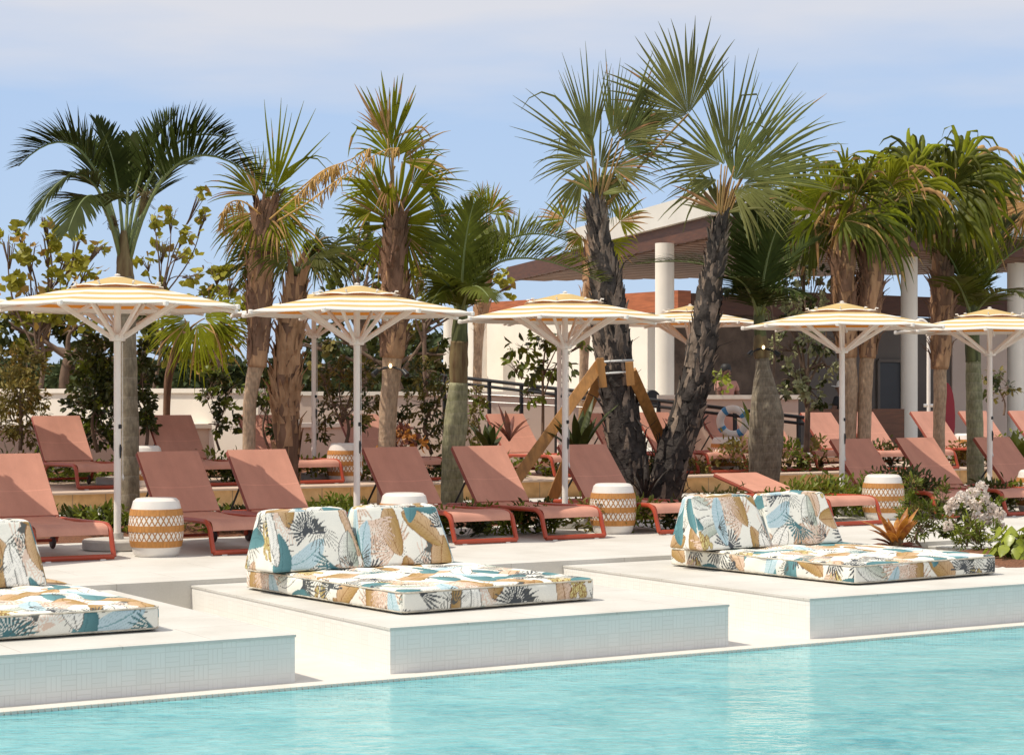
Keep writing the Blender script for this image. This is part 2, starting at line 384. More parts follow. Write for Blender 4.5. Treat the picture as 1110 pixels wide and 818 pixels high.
# ------------------------------------------------------------------ setting: ground, deck, platforms, pool
def struct(name,mb,mats,smooth=False):
    o=mb.build(name,mats,smooth=smooth); o['kind']='structure'; return o
EDGE,PF,PT,ZW=14.70,11.34,-.04,-.36            # deck edge, platform front, platform top, water level
mb=MB(); mb.add([(-400,28.5,.18),(900,28.5,.18),(900,1200,.18),(-400,1200,.18)],[(0,1,2,3)]); struct('ground',mb,M['soil'])
mb=MB(); mb.box((10,(EDGE+19.0)/2,-.15),(80,19.0-EDGE,.30)); o=struct('pool_deck',mb,M['deck'])
mb=MB(); mb.box((10,EDGE+.006,-.20),(80,.008,.30)); struct('deck_riser',mb,M['tile'])
# platforms reaching into the pool
mb=MB()
PL=[(-3,2.4,),(2.62,5.34),(6.02,8.78),(9.54,13.25),(13.9,30)]
for a,b in PL:
    mb.box(((a+b)/2,(PF+EDGE)/2-.004,PT-.008),(b-a+.012,EDGE-PF+.012,.016),0)
struct('pool_platform_paving',mb,M['deck'])
mb=MB()
for a,b in PL:
    mb.box(((a+b)/2,(PF+EDGE)/2-.004,-.589),(b-a,EDGE-PF,1.064),0)
struct('pool_platform',mb,M['tile'])
mb=MB(); mb.box((10,(11.15+EDGE)/2-.002,-.94),(80,EDGE-11.15-.005,1.2)); struct('pool_ledge',mb,M['ledge'])
mb=MB()
for i in range(620):                            # little mosaic nosing along the waterline
    x=-2+i*.04; mb.box((x,11.146,-.352),(.034,.012,.022))
struct('waterline_nosing',mb,M['ledge'])
mb=MB(); mb.add([(-60,-60,-1.7),(80,-60,-1.7),(80,11.15,-1.7),(-60,11.15,-1.7)],[(0,1,2,3)]); struct('pool_floor',mb,M['basin'])
mb=MB(); mb.add([(-60,-60,ZW),(80,-60,ZW),(80,11.149,ZW),(-60,11.149,ZW)],[(0,1,2,3)]); struct('pool_water',mb,M['water'])
# planting bed, upper terrace
rng=random.Random(5)
def mound(name,x0,x1,y0,y1,zf,mat,st=.25):
    nx=int((x1-x0)/st)+1; ny=int((y1-y0)/st)+1; mb=MB(); vs=[]
    for j in range(ny+1):
        for i in range(nx+1):
            x=x0+(x1-x0)*i/nx; y=y0+(y1-y0)*j/ny; vs.append((x,y,zf(i/nx,j/ny)+rng.uniform(-.012,.012)))
    mb.add(vs,[(j*(nx+1)+i,j*(nx+1)+i+1,(j+1)*(nx+1)+i+1,(j+1)*(nx+1)+i) for j in range(ny) for i in range(nx)])
    return struct(name,mb,mat,smooth=180)
mound('planting_bed',-10,40,18.98,22.5,lambda u,v:-.02+.07*math.sin(math.pi*min(1,v*1.0)),M['mulch'])
mb=MB(); mb.box((15,22.85,-.1),(60,.85,.28)); struct('garden_path',mb,M['deck'])
TZ=.28
mb=MB(); mb.box((15,23.39,.10),(60,.28,TZ*2-.20)); struct('terrace_kerb',mb,M['curb'])
mb=MB(); mb.box((15,23.355,TZ-.003),(60,.36,.03),0,None,.008); mb.box((15,26.05,TZ-.10),(60,5.0,.2)); struct('terrace_paving',mb,M['sand_paving'])
mound('shrub_border',-10,45,26.5,28.6,lambda u,v:TZ+.03+.05*math.sin(math.pi*v),M['mulch'])

# ------------------------------------------------------------------ printed tropical fabric (colour attribute on a dense mesh)
TS,TW=1024,1.7                                   # pattern grid and its repeat in metres
def make_print():
    rg=np.random.default_rng(11); px=TS/TW
    K=1.14; img=np.ones((TS,TS,3))*np.array(srgb('#e9e6da')[:3])
    def region(cx,cy,rad):
        r=int(rad*px)+2; ix=int(cx*px); iy=int(cy*px)
        xs=np.arange(ix-r,ix+r); ys=np.arange(iy-r,iy+r); X,Y=np.meshgrid(xs,ys)
        return X%TS,Y%TS,X/px-cx,Y/px-cy
    def put(I,J,mask,col,a=1.0):
        m=(mask*a)[...,None]; img[J,I]=img[J,I]*(1-m)+np.asarray(col)*m
    C={k:np.array(srgb(v)[:3]) for k,v in dict(char='#4a4e52',teal='#6a969a',deep='#4d767b',gold='#a5854c',tan='#cbab88',pink='#dcc3b0',sage='#a9b3a2',yellow='#ddd394',ink='#5b5c58',sky='#b9cdd3',cream='#f1eee4',brown='#8a6238').items()}
    def fan(cx,cy,rad,ang,span,n,col,wid=.42,ribs=None,a=1.0):
        rad=rad*K
        I,J,x,y=region(cx,cy,rad); r=np.hypot(x,y); t=(np.arctan2(y,x)-ang+np.pi)%(2*np.pi)-np.pi
        k=(t/span+.5)*n; fr=np.abs((k%1)-.5); lim=wid*np.clip((1-r/rad)*2.2,0,1)*.5+.0
        seg=np.floor(k); jit=.82+.18*np.sin(seg*7.3)
        mask=((fr<lim+(.5-lim)*(r<rad*.22))&(np.abs(t)<span/2)&(r<rad*jit)).astype(float)
        put(I,J,mask,col,a)
        if ribs is not None: put(I,J,((fr<.07)&(np.abs(t)<span/2)&(r<rad*jit)).astype(float),ribs,.8)
    def leaf(cx,cy,L,Wd,ang,col,vein,bend=.0,edge=None,a=1.0,grad=None):
        L=L*K; Wd=Wd*K
        I,J,x,y=region(cx,cy,L*.75); u=x*np.cos(ang)+y*np.sin(ang); v=-x*np.sin(ang)+y*np.cos(ang)
        s=u/(L/2); v=v-bend*L*(1-s*s); wd=Wd/2*np.clip(1-np.abs(s)**2.4,0,1)**.75
        mask=((np.abs(s)<1)&(np.abs(v)<wd)).astype(float)
        c=np.asarray(col)[None,None,:]*np.ones(u.shape+(1,))
        if grad is not None:
            g=np.clip(.5+.5*v/(wd+1e-4),0,1)[...,None]; c=c*(1-g)+np.asarray(grad)*g
        m=(mask*a)[...,None]; img[J,I]=img[J,I]*(1-m)+c*m
        vv=np.abs(((u*1.0+np.abs(v)*.9)/.016)%1-.5)<.09
        put(I,J,mask*vv,vein,.45); put(I,J,((np.abs(v)<.0035)&(np.abs(s)<.98)).astype(float),vein,.9)
        if edge is not None: put(I,J,((np.abs(s)<1)&(np.abs(np.abs(v)-wd)<.0035)).astype(float),edge,.9)
    def cluster(cx,cy,rad):
        for i in range(46):
            a=rg.uniform(0,2*np.pi); q=rad*np.sqrt(rg.uniform(0,1)); x=cx+q*np.cos(a)*.75; y=cy+q*np.sin(a)
            leaf(x,y,.058,.03,rg.uniform(1.1,2.0),C['yellow']*rg.uniform(.85,1.08),C['gold'],0,C['brown'])
    G=7; gr=[(i,j) for i in range(G) for j in range(G)]
    rg.shuffle(gr)
    kinds=['out','sageleaf','fanpink','out','fanchar','teal','fanpink','gold','fanchar','cluster','teal','outfan','gold','fanchar','skyleaf','tealfan','pinkleaf','cluster','fanchar','outfan','gold','teal','fanchar','pinkleaf','sageleaf','out','fanpink','teal','gold','sageleaf','skyleaf','fanchar','pinkleaf','teal','outfan','gold']
    kinds=kinds[9:]+kinds[:9]+kinds[4:20]
    for i in range(22):
        fan(rg.uniform(0,TW),rg.uniform(0,TW),rg.uniform(.14,.2),rg.uniform(0,6.28),rg.uniform(2,3.6),rg.integers(10,18),C['ink'] if i%3 else C['pink'],.28)
    for (i,j),k in zip(gr,kinds):
        cx=(i+.5+rg.uniform(-.3,.3))*TW/G; cy=(j+.5+rg.uniform(-.3,.3))*TW/G; a=rg.uniform(0,2*np.pi)
        if k=='out': leaf(cx,cy,.42,.15,a,C['cream'],C['ink'],.06,C['ink'])
        elif k=='outfan': fan(cx,cy,.21,a,4.2,24,C['ink'],.30)
        elif k=='sageleaf': leaf(cx,cy,.40,.15,a,C['sage'],C['ink'],.1,C['ink'],grad=C['cream'])
        elif k=='skyleaf': leaf(cx,cy,.38,.13,a,C['sky'],C['teal'],-.1,None)
        elif k=='fanpink': fan(cx,cy,.23,a,3.4,20,C['pink'],.8,C['brown'])
        elif k=='fanchar': fan(cx,cy,.19,a,3.9,19,C['char'],.62)
        elif k=='tealfan': fan(cx,cy,.17,a,3.6,15,C['deep'],.66)
        elif k=='teal': leaf(cx,cy,.38,.14,a,C['teal'],C['deep'],.12,None,grad=C['deep'])
        elif k=='gold': leaf(cx,cy,.36,.16,a,C['gold'],C['brown'],.08,C['brown'],grad=C['tan'])
        elif k=='pinkleaf': leaf(cx,cy,.34,.13,a,C['pink'],C['brown'],-.1,C['brown'],grad=C['tan'])
        elif k=='cluster': cluster(cx,cy,.13)
    for i in range(14):
        fan(rg.uniform(0,TW),rg.uniform(0,TW),.12,rg.uniform(0,6.28),2.2,9,C['char'] if i%2 else C['ink'],.5)
    return img
PRINT=make_print()
def lookup(u,v):
    i=(np.floor(u/TW*TS).astype(int))%TS; j=(np.floor(v/TW*TS).astype(int))%TS
    return PRINT[j,i]
def cushion(name,sx,sy,sz,r,puff,off,parent,step=.0075,taper=(0,0,0),lump=0.0):
    """rounded upholstered block, origin at the bottom centre; taper = inset of the top in x, y and shift in y"""
    vs=[];fs=[];cols=[]
    hx,hy,hz=sx/2,sy/2,sz/2
    for ax,sg in ((0,-1),(0,1),(1,-1),(1,1),(2,-1),(2,1)):
        if (ax,sg)==(2,-1): st=.08
        else: st=step
        dims=[(1,2),(0,2),(0,1)][ax]; hh=(hx,hy,hz)
        na=max(4,int(2*hh[dims[0]]/st)); nb=max(4,int(2*hh[dims[1]]/st))
        # sample positions with extra rows hugging the rounded edge
        A=np.linspace(-hh[dims[0]],hh[dims[0]],na+1); B=np.linspace(-hh[dims[1]],hh[dims[1]],nb+1)
        AA,BB=np.meshgrid(A,B); p=np.zeros(AA.shape+(3,)); p[...,dims[0]]=AA; p[...,dims[1]]=BB; p[...,ax]=sg*hh[ax]
        U=AA+off[0]+ (3.1*ax+1.7*sg); W=BB+off[1]+(1.3*ax+.9*sg)
        c=lookup(U,W)
        q=np.clip(p,[-hx+r,-hy+r,-hz+r],[hx-r,hy-r,hz-r]); d=p-q; L=np.linalg.norm(d,axis=-1,keepdims=True); p=q+d/np.maximum(L,1e-6)*r
        # stuffing
        fa=np.clip(1-(AA/hh[dims[0]])**2,0,1); fb=np.clip(1-(BB/hh[dims[1]])**2,0,1)
        if (ax,sg)!=(2,-1):
            p[...,ax]+=sg*puff*(fa*fb)**.5*(1+lump*(np.sin(AA*9+off[0]*7)*np.sin(BB*8+off[1]*5)+.5*np.sin(AA*21+BB*13)))
        t=(p[...,2]+hz)/sz
        p[...,0]*=1-taper[0]*t*2/sx; p[...,1]=p[...,1]*(1-taper[1]*t*2/sy)+taper[2]*t
        p[...,2]+=hz
        o=len(vs); vs.extend(p.reshape(-1,3).tolist()); cols.append(c.reshape(-1,3))
        idx=np.arange((na+1)*(nb+1)).reshape(nb+1,na+1)+o
        f=np.stack([idx[:-1,:-1],idx[:-1,1:],idx[1:,1:],idx[1:,:-1]],-1).reshape(-1,4)
        if (sg>0)==(ax==1): f=f[:,::-1]
        fs.extend(f.tolist())
    me=bpy.data.meshes.new(name); me.from_pydata(vs,[],fs); me.materials.append(M['print'])
    ca=np.concatenate(cols); ca=np.concatenate([ca,np.ones((len(ca),1))],1).astype(np.float32)
    at_=me.color_attributes.new('print','FLOAT_COLOR','POINT'); at_.data.foreach_set('color',ca.ravel())
    me.polygons.foreach_set('use_smooth',[True]*len(me.polygons))
    o=bpy.data.objects.new(name,me); COL.objects.link(o); o.parent=parent
    return o
M['piping']=pm('fabric_piping',(.50,.45,.36),.8,.35,25)
def loop(mb,sx,sy,z,r,rad):
    pts=[]
    for cx,cy,a0 in((1,1,0),(-1,1,90),(-1,-1,180),(1,-1,270)):
        for k in range(6):
            a=R(a0+k*18); pts.append(V((cx*(sx/2-r)+r*math.cos(a),cy*(sy/2-r)+r*math.sin(a),z)))
    pts.append(pts[0]); mb.tube(pts,rad,6,0,False)
def daybed(x,y,lab,off,rz=0.0):
    t=thing('daybed_mattress',lab,'mattress',(x,y+1.12,PT+.002),rz,'printed mattresses on the pool platforms')
    cushion('mattress_cover',1.68,2.26,.165,.035,.012,off,t,lump=.9)
    mb=MB(); loop(mb,1.68+.008,2.26+.008,.150,.06,.006); loop(mb,1.68+.008,2.26+.008,.02,.06,.006); mb.build('piping',M['piping'],t)
    return t
def wedge(x,y,lab,off,rz=0,w=.84):
    t=thing('wedge_cushion',lab,'cushion',(x,y,PT+.175),rz,'printed wedge cushions on the mattresses')
    cushion('cushion_cover',w,.44,.45,.028,.015,off,t,taper=(.06,.165,.05),lump=.7)
    mb=MB()
    mb2=[]
    loop(mb,w-.02,.41,.02,.04,.005); mb.build('piping',M['piping'],t)
    return t
daybed(3.84,11.96,'printed mattress cut off by the left photo edge on the leftmost pool platform',(.1,.2))
daybed(7.18,12.0,'printed mattress lying on the middle pool platform, nearest whole one',(.62,.45),.075)
daybed(11.24,11.98,'printed mattress on the right pool platform beside the flower bed',(.31,.9),.07)
wedge(4.02,13.66,'printed wedge cushion on the left mattress, cut off by the photo edge',(.15,.55),R(3))
wedge(6.57,13.76,'left wedge cushion on the middle mattress, yellow protea and charcoal fans',(.77,.33),R(6))
wedge(7.39,13.82,'right wedge cushion on the middle mattress, below the drum stool',(.28,.82),R(1))
wedge(10.58,13.76,'left wedge cushion on the right mattress, pale with a charcoal fan',(.02,.71),R(5))
wedge(11.43,13.82,'right wedge cushion on the right mattress, teal leaf at its end',(.95,.18),R(0))

# ------------------------------------------------------------------ sun loungers
def make_lounger():
    root=thing('sun_lounger','x','sun lounger')
    mb=MB(); r=.024
    for s in(-1,1):
        mb.tube(smooth_path([(s*.355,.0,.03),(s*.355,.045,.14),(s*.355,.085,.245),(s*.355,.16,.295),(s*.355,.28,.305),(s*.355,.9,.295),(s*.355,1.5,.285),(s*.355,2.02,.265)],4),r,8)
    mb.tube([(-.355,0,.03),(.355,0,.03)],r,8); mb.tube([(-.355,2.02,.265),(.355,2.02,.265)],r,8)
    mb.tube([(-.355,1.43,.285),(.355,1.43,.285)],.016,8)
    mb.build('frame',M['terra'],root)
    for s in(-1,1):
        mb=MB(); mb.tube(smooth_path([(s*.33,1.22,.285),(s*.33,1.36,.24),(s*.33,1.47,.15),(s*.33,1.52,.07)],4),.02,8); mb.build('rear_leg',M['terra'],root)
        mb=MB(); mb.lathe([(0,-.018),(.05,-.018),(.062,-.008),(.062,.008),(.05,.018),(0,.018)],20)
        wv=[V((z+s*.298,x+1.52,y+.064)) for x,y,z in mb.v]; mb.v=[tuple(q) for q in wv]; mb.build('wheel',M['rubber'],root)
        mb=MB(); mb.box((s*.25,0,.006),(.05,.03,.012)); mb.build('foot_pad',M['ceramic'],root)
    mb=MB(); mb.tube([(-.33,1.50,.085),(.33,1.50,.085)],.016,8); mb.build('axle_bar',M['terra'],root)
    # seat sling
    def sheet(fn,nu,nv,th,mats,name,parent,edge=.05):
        mb=MB(); vs=[]
        for k in(0,1):
            for j in range(nv+1):
                for i in range(nu+1):
                    p,n=fn(i/nu,j/nv); vs.append(p-n*th*k)
        nn=(nu+1)*(nv+1); fs=[];ms=[]
        for j in range(nv):
            for i in range(nu):
                a=j*(nu+1)+i; q=(a,a+1,a+nu+2,a+nu+1)
                e=0
                fs.append(q);ms.append(e); fs.append(tuple(x+nn for x in q[::-1]));ms.append(e)
        for j in range(nv):
            for i in(0,nu):
                a=j*(nu+1)+i; q=(a,a+nu+1,a+nu+1+nn,a+nn); fs.append(q if i==0 else q[::-1]); ms.append(1)
        for i in range(nu):
            for j in(0,nv):
                a=j*(nu+1)+i; q=(a,a+1,a+1+nn,a+nn); fs.append(q[::-1] if j==0 else q); ms.append(0)
        mb.v=[tuple(v) for v in vs]; mb.f=fs; mb.m=ms
        return mb.build(name,mats,parent,smooth=50)
    prof=smooth_path([(0,.055,.225),(0,.075,.285),(0,.13,.318),(0,.3,.33),(0,.8,.305),(0,1.2,.305),(0,1.46,.318)],6)
    def seat(u,v):
        k=v*(len(prof)-1); i=min(int(k),len(prof)-2); f=k-i; p=prof[i].lerp(prof[i+1],f); t=(prof[i+1]-prof[i]).normalized()
        n=V((0,-t.z,t.y)); x=(u-.5)*.66; sag=.018*(1-(2*u-1)**2)*math.sin(math.pi*v)
        edge=.012*(abs(2*u-1)**8)
        return V((x,p.y,p.z))-n*(sag+edge),n
    sheet(seat,14,34,.014,[M['coral'],M['coral_edge']],'seat',root)
    # backrest, hinged
    bk=thing('tmp',None,None); bpy.data.objects.remove(bk)
    A=.0; L=.80
    def back(u,v):
        x=(u-.5)*.655; y=v*L; sag=.022*(1-(2*u-1)**2)*math.sin(math.pi*min(1,v*1.02))
        return V((x,y,-sag+.02)),V((0,0,1))
    b=sheet(back,14,20,.012,[M['coral'],M['coral_edge']],'backrest',root)
    mb=MB()
    for s in(-1,1): mb.tube([(s*.318,-.02,-.006),(s*.318,L-.014,-.006)],.023,8)
    mb.tube([(-.318,L-.016,-.004),(.318,L-.016,-.004)],.017,8); mb.tube([(-.32,.30,-.035),(.32,.30,-.035)],.012,6)
    mb.build('back_frame',M['terra_dark'],b)
    b.location=(0,1.45,.315); b.rotation_euler=(R(46.5),0,0)
    for s in(-1,1):
        mb=MB(); mb.tube([(s*.30,1.98,.27),(s*.30,1.72,.545)],.012,6); mb.build('prop_strut',M['black'],root)
    return root
LG=make_lounger()
FR='coral sun loungers in the front row'; SR='coral sun loungers on the upper terrace'
front=[(5.87,16.88,'front row lounger at the left photo edge, its backrest half in sun',0),
 (7.50,16.80,'shaded front row lounger right of the leftmost drum stool',0),
 (8.46,16.80,'front row lounger whose seat is hidden by the printed wedge cushions of the middle mattress',0),
 (10.02,16.76,'fully shaded front row lounger touching the right end of the middle mattress cushions',0),
 (11.09,16.78,'front row lounger with a diagonal sun patch, left of the third parasol pole',0),
 (12.55,16.86,'shaded front row lounger in front of the two black palm trunks',0),
 (14.97,16.90,'sunlit lounger with its backrest lowered nearly flat behind the right cushions',1),
 (16.88,17.25,'shaded front row lounger beside the fourth parasol pole, right of it',0),
 (17.98,17.22,'front row lounger behind the white flowers, thin sunlight streaks on its back',0),
 (19.42,17.25,'shaded front row lounger right of the fifth parasol pole, near the right photo edge',0)]
second=[(8.62,23.86,'terrace lounger furthest left, behind the first parasol pole, half in sun',0),
 (10.26,23.86,'terrace lounger just right of the ringed feather palm trunk, in shade',0),
 (11.60,23.86,'terrace lounger behind the slim curved fan palm trunk at left',0),
 (13.20,23.86,'shaded terrace lounger behind the second parasol pole',0),
 (15.70,23.86,'fully sunlit terrace lounger behind the pine brace of the black palm',0),
 (17.57,23.86,'shaded terrace lounger partly hidden left of the left black trunk',0),
 (18.49,23.86,'shaded terrace lounger seen between the two black palm trunks',0),
 (19.74,23.86,'shaded terrace lounger in front of the life ring',0),
 (20.60,23.86,'terrace lounger mostly hidden behind the bottle-shaped palm trunk',0),
 (21.34,23.2,'sunlit terrace lounger left of the twin-trunk palm',0),
 (22.24,23.2,'sunlit terrace lounger just right of the twin-trunk palm',0),
 (23.74,23.2,'sunlit terrace lounger behind the single slender fan palm trunk, below the shower',0),
 (24.86,23.2,'sunlit terrace lounger behind the green ringed trunk at right',0),
 (26.05,23.2,'sunlit terrace lounger cut off by the right photo edge',0)]
first=True
for grp,z,lst in((FR,0,front),(SR,TZ,second)):
    for x,y,lab,flat in lst:
        x-=.05 if z==0 else 0
        o=LG if first else copy_tree(LG); first=False
        o.location=(x,y,z); o['label']=lab; o['group']=grp; o.rotation_euler=(0,0,rng.uniform(-.012,.012))
        for c in o.children:
            if c.name.startswith('backrest'):
                c.rotation_euler=(R(13.5) if flat else R(46.5+rng.uniform(-.8,.8)),0,0)
            if flat and c.name.startswith('prop_strut'): c.location=(0,.55,.02); c.scale=(1,.75,.55)

# ------------------------------------------------------------------ drum stools
def make_stool():
    root=thing('drum_stool','x','stool')
    def rr(z):
        t=z/.53; return .185+.062*math.sin(math.pi*(.08+.84*t))
    def ring(name,z0,z1,mat,out=0.0,cap0=False,cap1=False,n=48):
        mb=MB(); pr=[]
        if cap0: pr+= [(0,z0),(rr(z0)-.012,z0),(rr(z0)-.002,z0+.012)]
        k=8; zs=[z0+(z1-z0)*i/k for i in range(k+1)]
        if cap0: zs=[z for z in zs if z>z0+.013]
        if cap1: zs=[z for z in zs if z<z1-.022]
        pr+= [(rr(z)+out,z) for z in zs]
        if cap1: pr+= [(rr(z1)-.004,z1-.018),(rr(z1)-.016,z1-.004),(rr(z1)-.035,z1),(0,z1)]
        elif out: pr=[(rr(z0),z0)]+pr+[(rr(z1),z1)]
        mb.lathe(pr,n); return mb.build(name,mat,root)
    ring('base_rim',0,.094,M['ceramic'],cap0=True); ring('top_rim',.43,.53,M['ceramic'],cap1=True)
    for z in(.088,.228,.375): ring('woven_band',z,z+.058,M['raffia'],.007)
    for z in(.140,.280): ring('cord_lattice',z,z+.098,M['lattice'],.003)
    return root
ST=make_stool()
for i,(x,y,z,lab) in enumerate([(6.66,17.10,0,'woven drum stool beside the base of the first parasol, leftmost in the front row'),
 (9.03,16.72,0,'drum stool of which only the white top shows above the middle cushions'),
 (11.90,17.36,0,'woven drum stool beside the third parasol pole, in front of the shaded lounger'),
 (15.95,17.62,0,'woven drum stool beside the fourth parasol, behind the orange croton'),
 (18.62,17.75,0,'woven drum stool cut off by the right photo edge in the front row'),
 (9.36,24.45,TZ,'terrace drum stool showing only its white top between the leftmost parasol and its neighbour lounger'),
 (12.20,24.30,TZ,'woven drum stool on the terrace beside the second parasol pole'),
 (18.97,24.55,TZ,'woven drum stool on the terrace right of the black palm trunks'),
 (24.30,24.75,TZ,'woven drum stool on the terrace right of the slender fan palm trunk')]):
    o=ST if i==0 else copy_tree(ST); o.location=(x,y,z); o['label']=lab; o['group']='woven drum stools beside the loungers'; o.rotation_euler.z=i*.7

# ------------------------------------------------------------------ parasols
def make_parasol():
    root=thing('parasol','x','parasol')
    RR,ZR,ZT=1.215,2.308,2.555
    mb=MB(); mb.lathe([(0,0),(.31,0),(.33,.015),(.33,.085),(.315,.10),(.06,.10),(.055,.16),(0,.16)],40); mb.build('base',M['concrete'],root,smooth=30)
    mb=MB(); mb.tube([(0,0,.1),(0,0,2.50)],.034,16); mb.build('pole',M['white'],root)
    mb=MB(); mb.lathe([(.034,1.98),(.075,1.985),(.08,2.02),(.075,2.05),(.034,2.055)],16); mb.build('hub',M['white'],root,smooth=30); mb=MB(); mb.lathe([(.034,2.42),(.07,2.425),(.07,2.47),(.034,2.475)],16); mb.build('top_hub',M['white'],root,smooth=30)
    mb=MB(); mb.box((.0,-.037,1.17),(.035,.02,.04),0,None,.006); mb.build('clamp',M['black'],root); mb=MB(); mb.tube([(0,-.04,1.0),(0,-.045,.96),(0,-.04,.87)],[.006,.012,.006],8); mb.build('crank',M['black'],root)
    mb=MB(); mb.tube([(.055,-.01,1.97),(.055,-.015,.72)],.0035,5,cap=False); mb.tube([(.055,-.015,.72),(.045,-.02,.68),(.05,-.025,.66),(.06,-.02,.68),(.055,-.015,.71)],.006,6); mb.build('cord',M['ringwhite'],root)
    # striped canopy: eight gores hollow between the ribs
    bands=[.33,.45,.60,.74,.88,1.0,1.0]; rs=[0.30,.45,.59,.72,.85,.97,1.085,RR]; cols=[0,1,0,1,0,1,0]
    def zc(r): t=(r-.0)/RR; return ZT-(ZT-ZR)*(t**1.12)
    mb=MB()
    def pt(g,u,r,dz=0):       # g gore, u 0..1 across it
        a0=2*math.pi*(g+.5)/8; a1=2*math.pi*(g+1.5)/8
        p=V((math.cos(a0)*r,math.sin(a0)*r,0)).lerp(V((math.cos(a1)*r,math.sin(a1)*r,0)),u)
        hol=.010*math.sin(math.pi*u)*(r/RR)**2
        inn=1-.008*math.sin(math.pi*u)*(r/RR)**6
        return V((p.x*inn,p.y*inn,zc(r)-hol+dz))
    for g in range(8):
        for b in range(len(rs)-1):
            n=2; q=6
            for k in range(n):
                ra=rs[b]+(rs[b+1]-rs[b])*k/n; rb=rs[b]+(rs[b+1]-rs[b])*(k+1)/n
                for i in range(q):
                    mb.add([pt(g,i/q,ra),pt(g,i/q,rb),pt(g,(i+1)/q,rb),pt(g,(i+1)/q,ra)],[(0,1,2,3)],cols[b])
        for i in range(6):     # hem
            mb.add([pt(g,i/6,RR),pt(g,i/6,RR-.002,-.010),pt(g,(i+1)/6,RR-.002,-.010),pt(g,(i+1)/6,RR)],[(0,1,2,3)],0)
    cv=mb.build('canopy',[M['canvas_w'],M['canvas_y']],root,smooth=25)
    mb=MB()
    for g in range(8):
        rr_=[0.0,.08,.42,.47]; cc=[0,1,0]
        for b in range(3):
            for i in range(4):
                def pv(u,r):
                    p=pt(g,u,r); lift=0
                    z=ZT+.05-(r/.47)**1.15*.118+(.014*math.sin(math.pi*u) if r>.35 else 0)
                    return V((p.x,p.y,z))
                mb.add([pv(i/4,rr_[b]),pv(i/4,rr_[b+1]),pv((i+1)/4,rr_[b+1]),pv((i+1)/4,rr_[b])],[(0,1,2,3)],cc[b])
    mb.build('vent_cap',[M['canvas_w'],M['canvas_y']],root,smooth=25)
    mb=MB(); mb.lathe([(.0,ZT+.071),(.022,ZT+.064),(.03,ZT+.06),(.02,ZT+.05),(0,ZT+.05)],12); mb.build('finial',M['white'],root)
    for g in range(8):
        a=2*math.pi*(g+.5)/8; c,s=math.cos(a),math.sin(a)
        mb=MB(); mb.bar((c*.06,s*.06,2.45),(c*(RR-.01),s*(RR-.01),ZR-.020),.026,.032,0,bev=.005); mb.box((c*(RR-.0),s*(RR-.0),ZR-.012),(.045,.045,.05),0,Matrix.Rotation(a,3,'Z'),.01)
        mb.build('rib',M['white'],root,smooth=30)
        mb=MB(); mb.bar((c*.065,s*.065,2.02),(c*.66,s*.66,2.385),.026,.045,0,bev=.005); mb.build('strut',M['white'],root,smooth=30)
        mb=MB(); mb.tube([(c*.40,s*.40,ZT-.045),(c*.41,s*.41,ZT-.02),(c*.44,s*.44,ZT-.025)],.008,6); mb.build('vent_clip',M['white'],root)
    return root
PA=make_parasol()
for i,(x,y,z,rz,lab) in enumerate([(6.62,18.0,0,.1,'nearest yellow and white striped parasol at the left edge of the photo'),
 (9.26,18.17,0,.14,'striped parasol second from the left in front, its pole beside the middle cushions'),
 (11.98,18.42,0,.08,'striped parasol in front of the white building and left of the black palms'),
 (16.12,18.55,0,.12,'striped parasol in front of the silver-leaved tree, right of the bottle palm'),
 (18.87,18.8,0,.05,'striped parasol cut off by the right photo edge'),
 (9.28,25.1,TZ,.2,'terrace parasol hidden behind the leftmost front parasol, its pale base in view'),
 (12.02,24.9,TZ,.1,'terrace parasol whose pole and struts show left of the second front pole'),
 (16.22,25.1,TZ,.3,'terrace parasol almost hidden behind the parasol in front of the white building'),
 (18.68,25.1,TZ,.1,'terrace parasol half hidden between the two black palm trunks'),
 (3.98,18.05,0,.1,'striped parasol standing just outside the left photo edge, shading the leftmost lounger'),
 (6.86,25.0,TZ,.1,'terrace parasol outside the left photo edge, only its rim near the leftmost parasol')]):
    o=PA if i==0 else copy_tree(PA); o.location=(x,y,z); o.rotation_euler.z=rz+.3; o['label']=lab
    o['group']='striped parasols in the front row' if z==0 else 'striped parasols on the upper terrace'

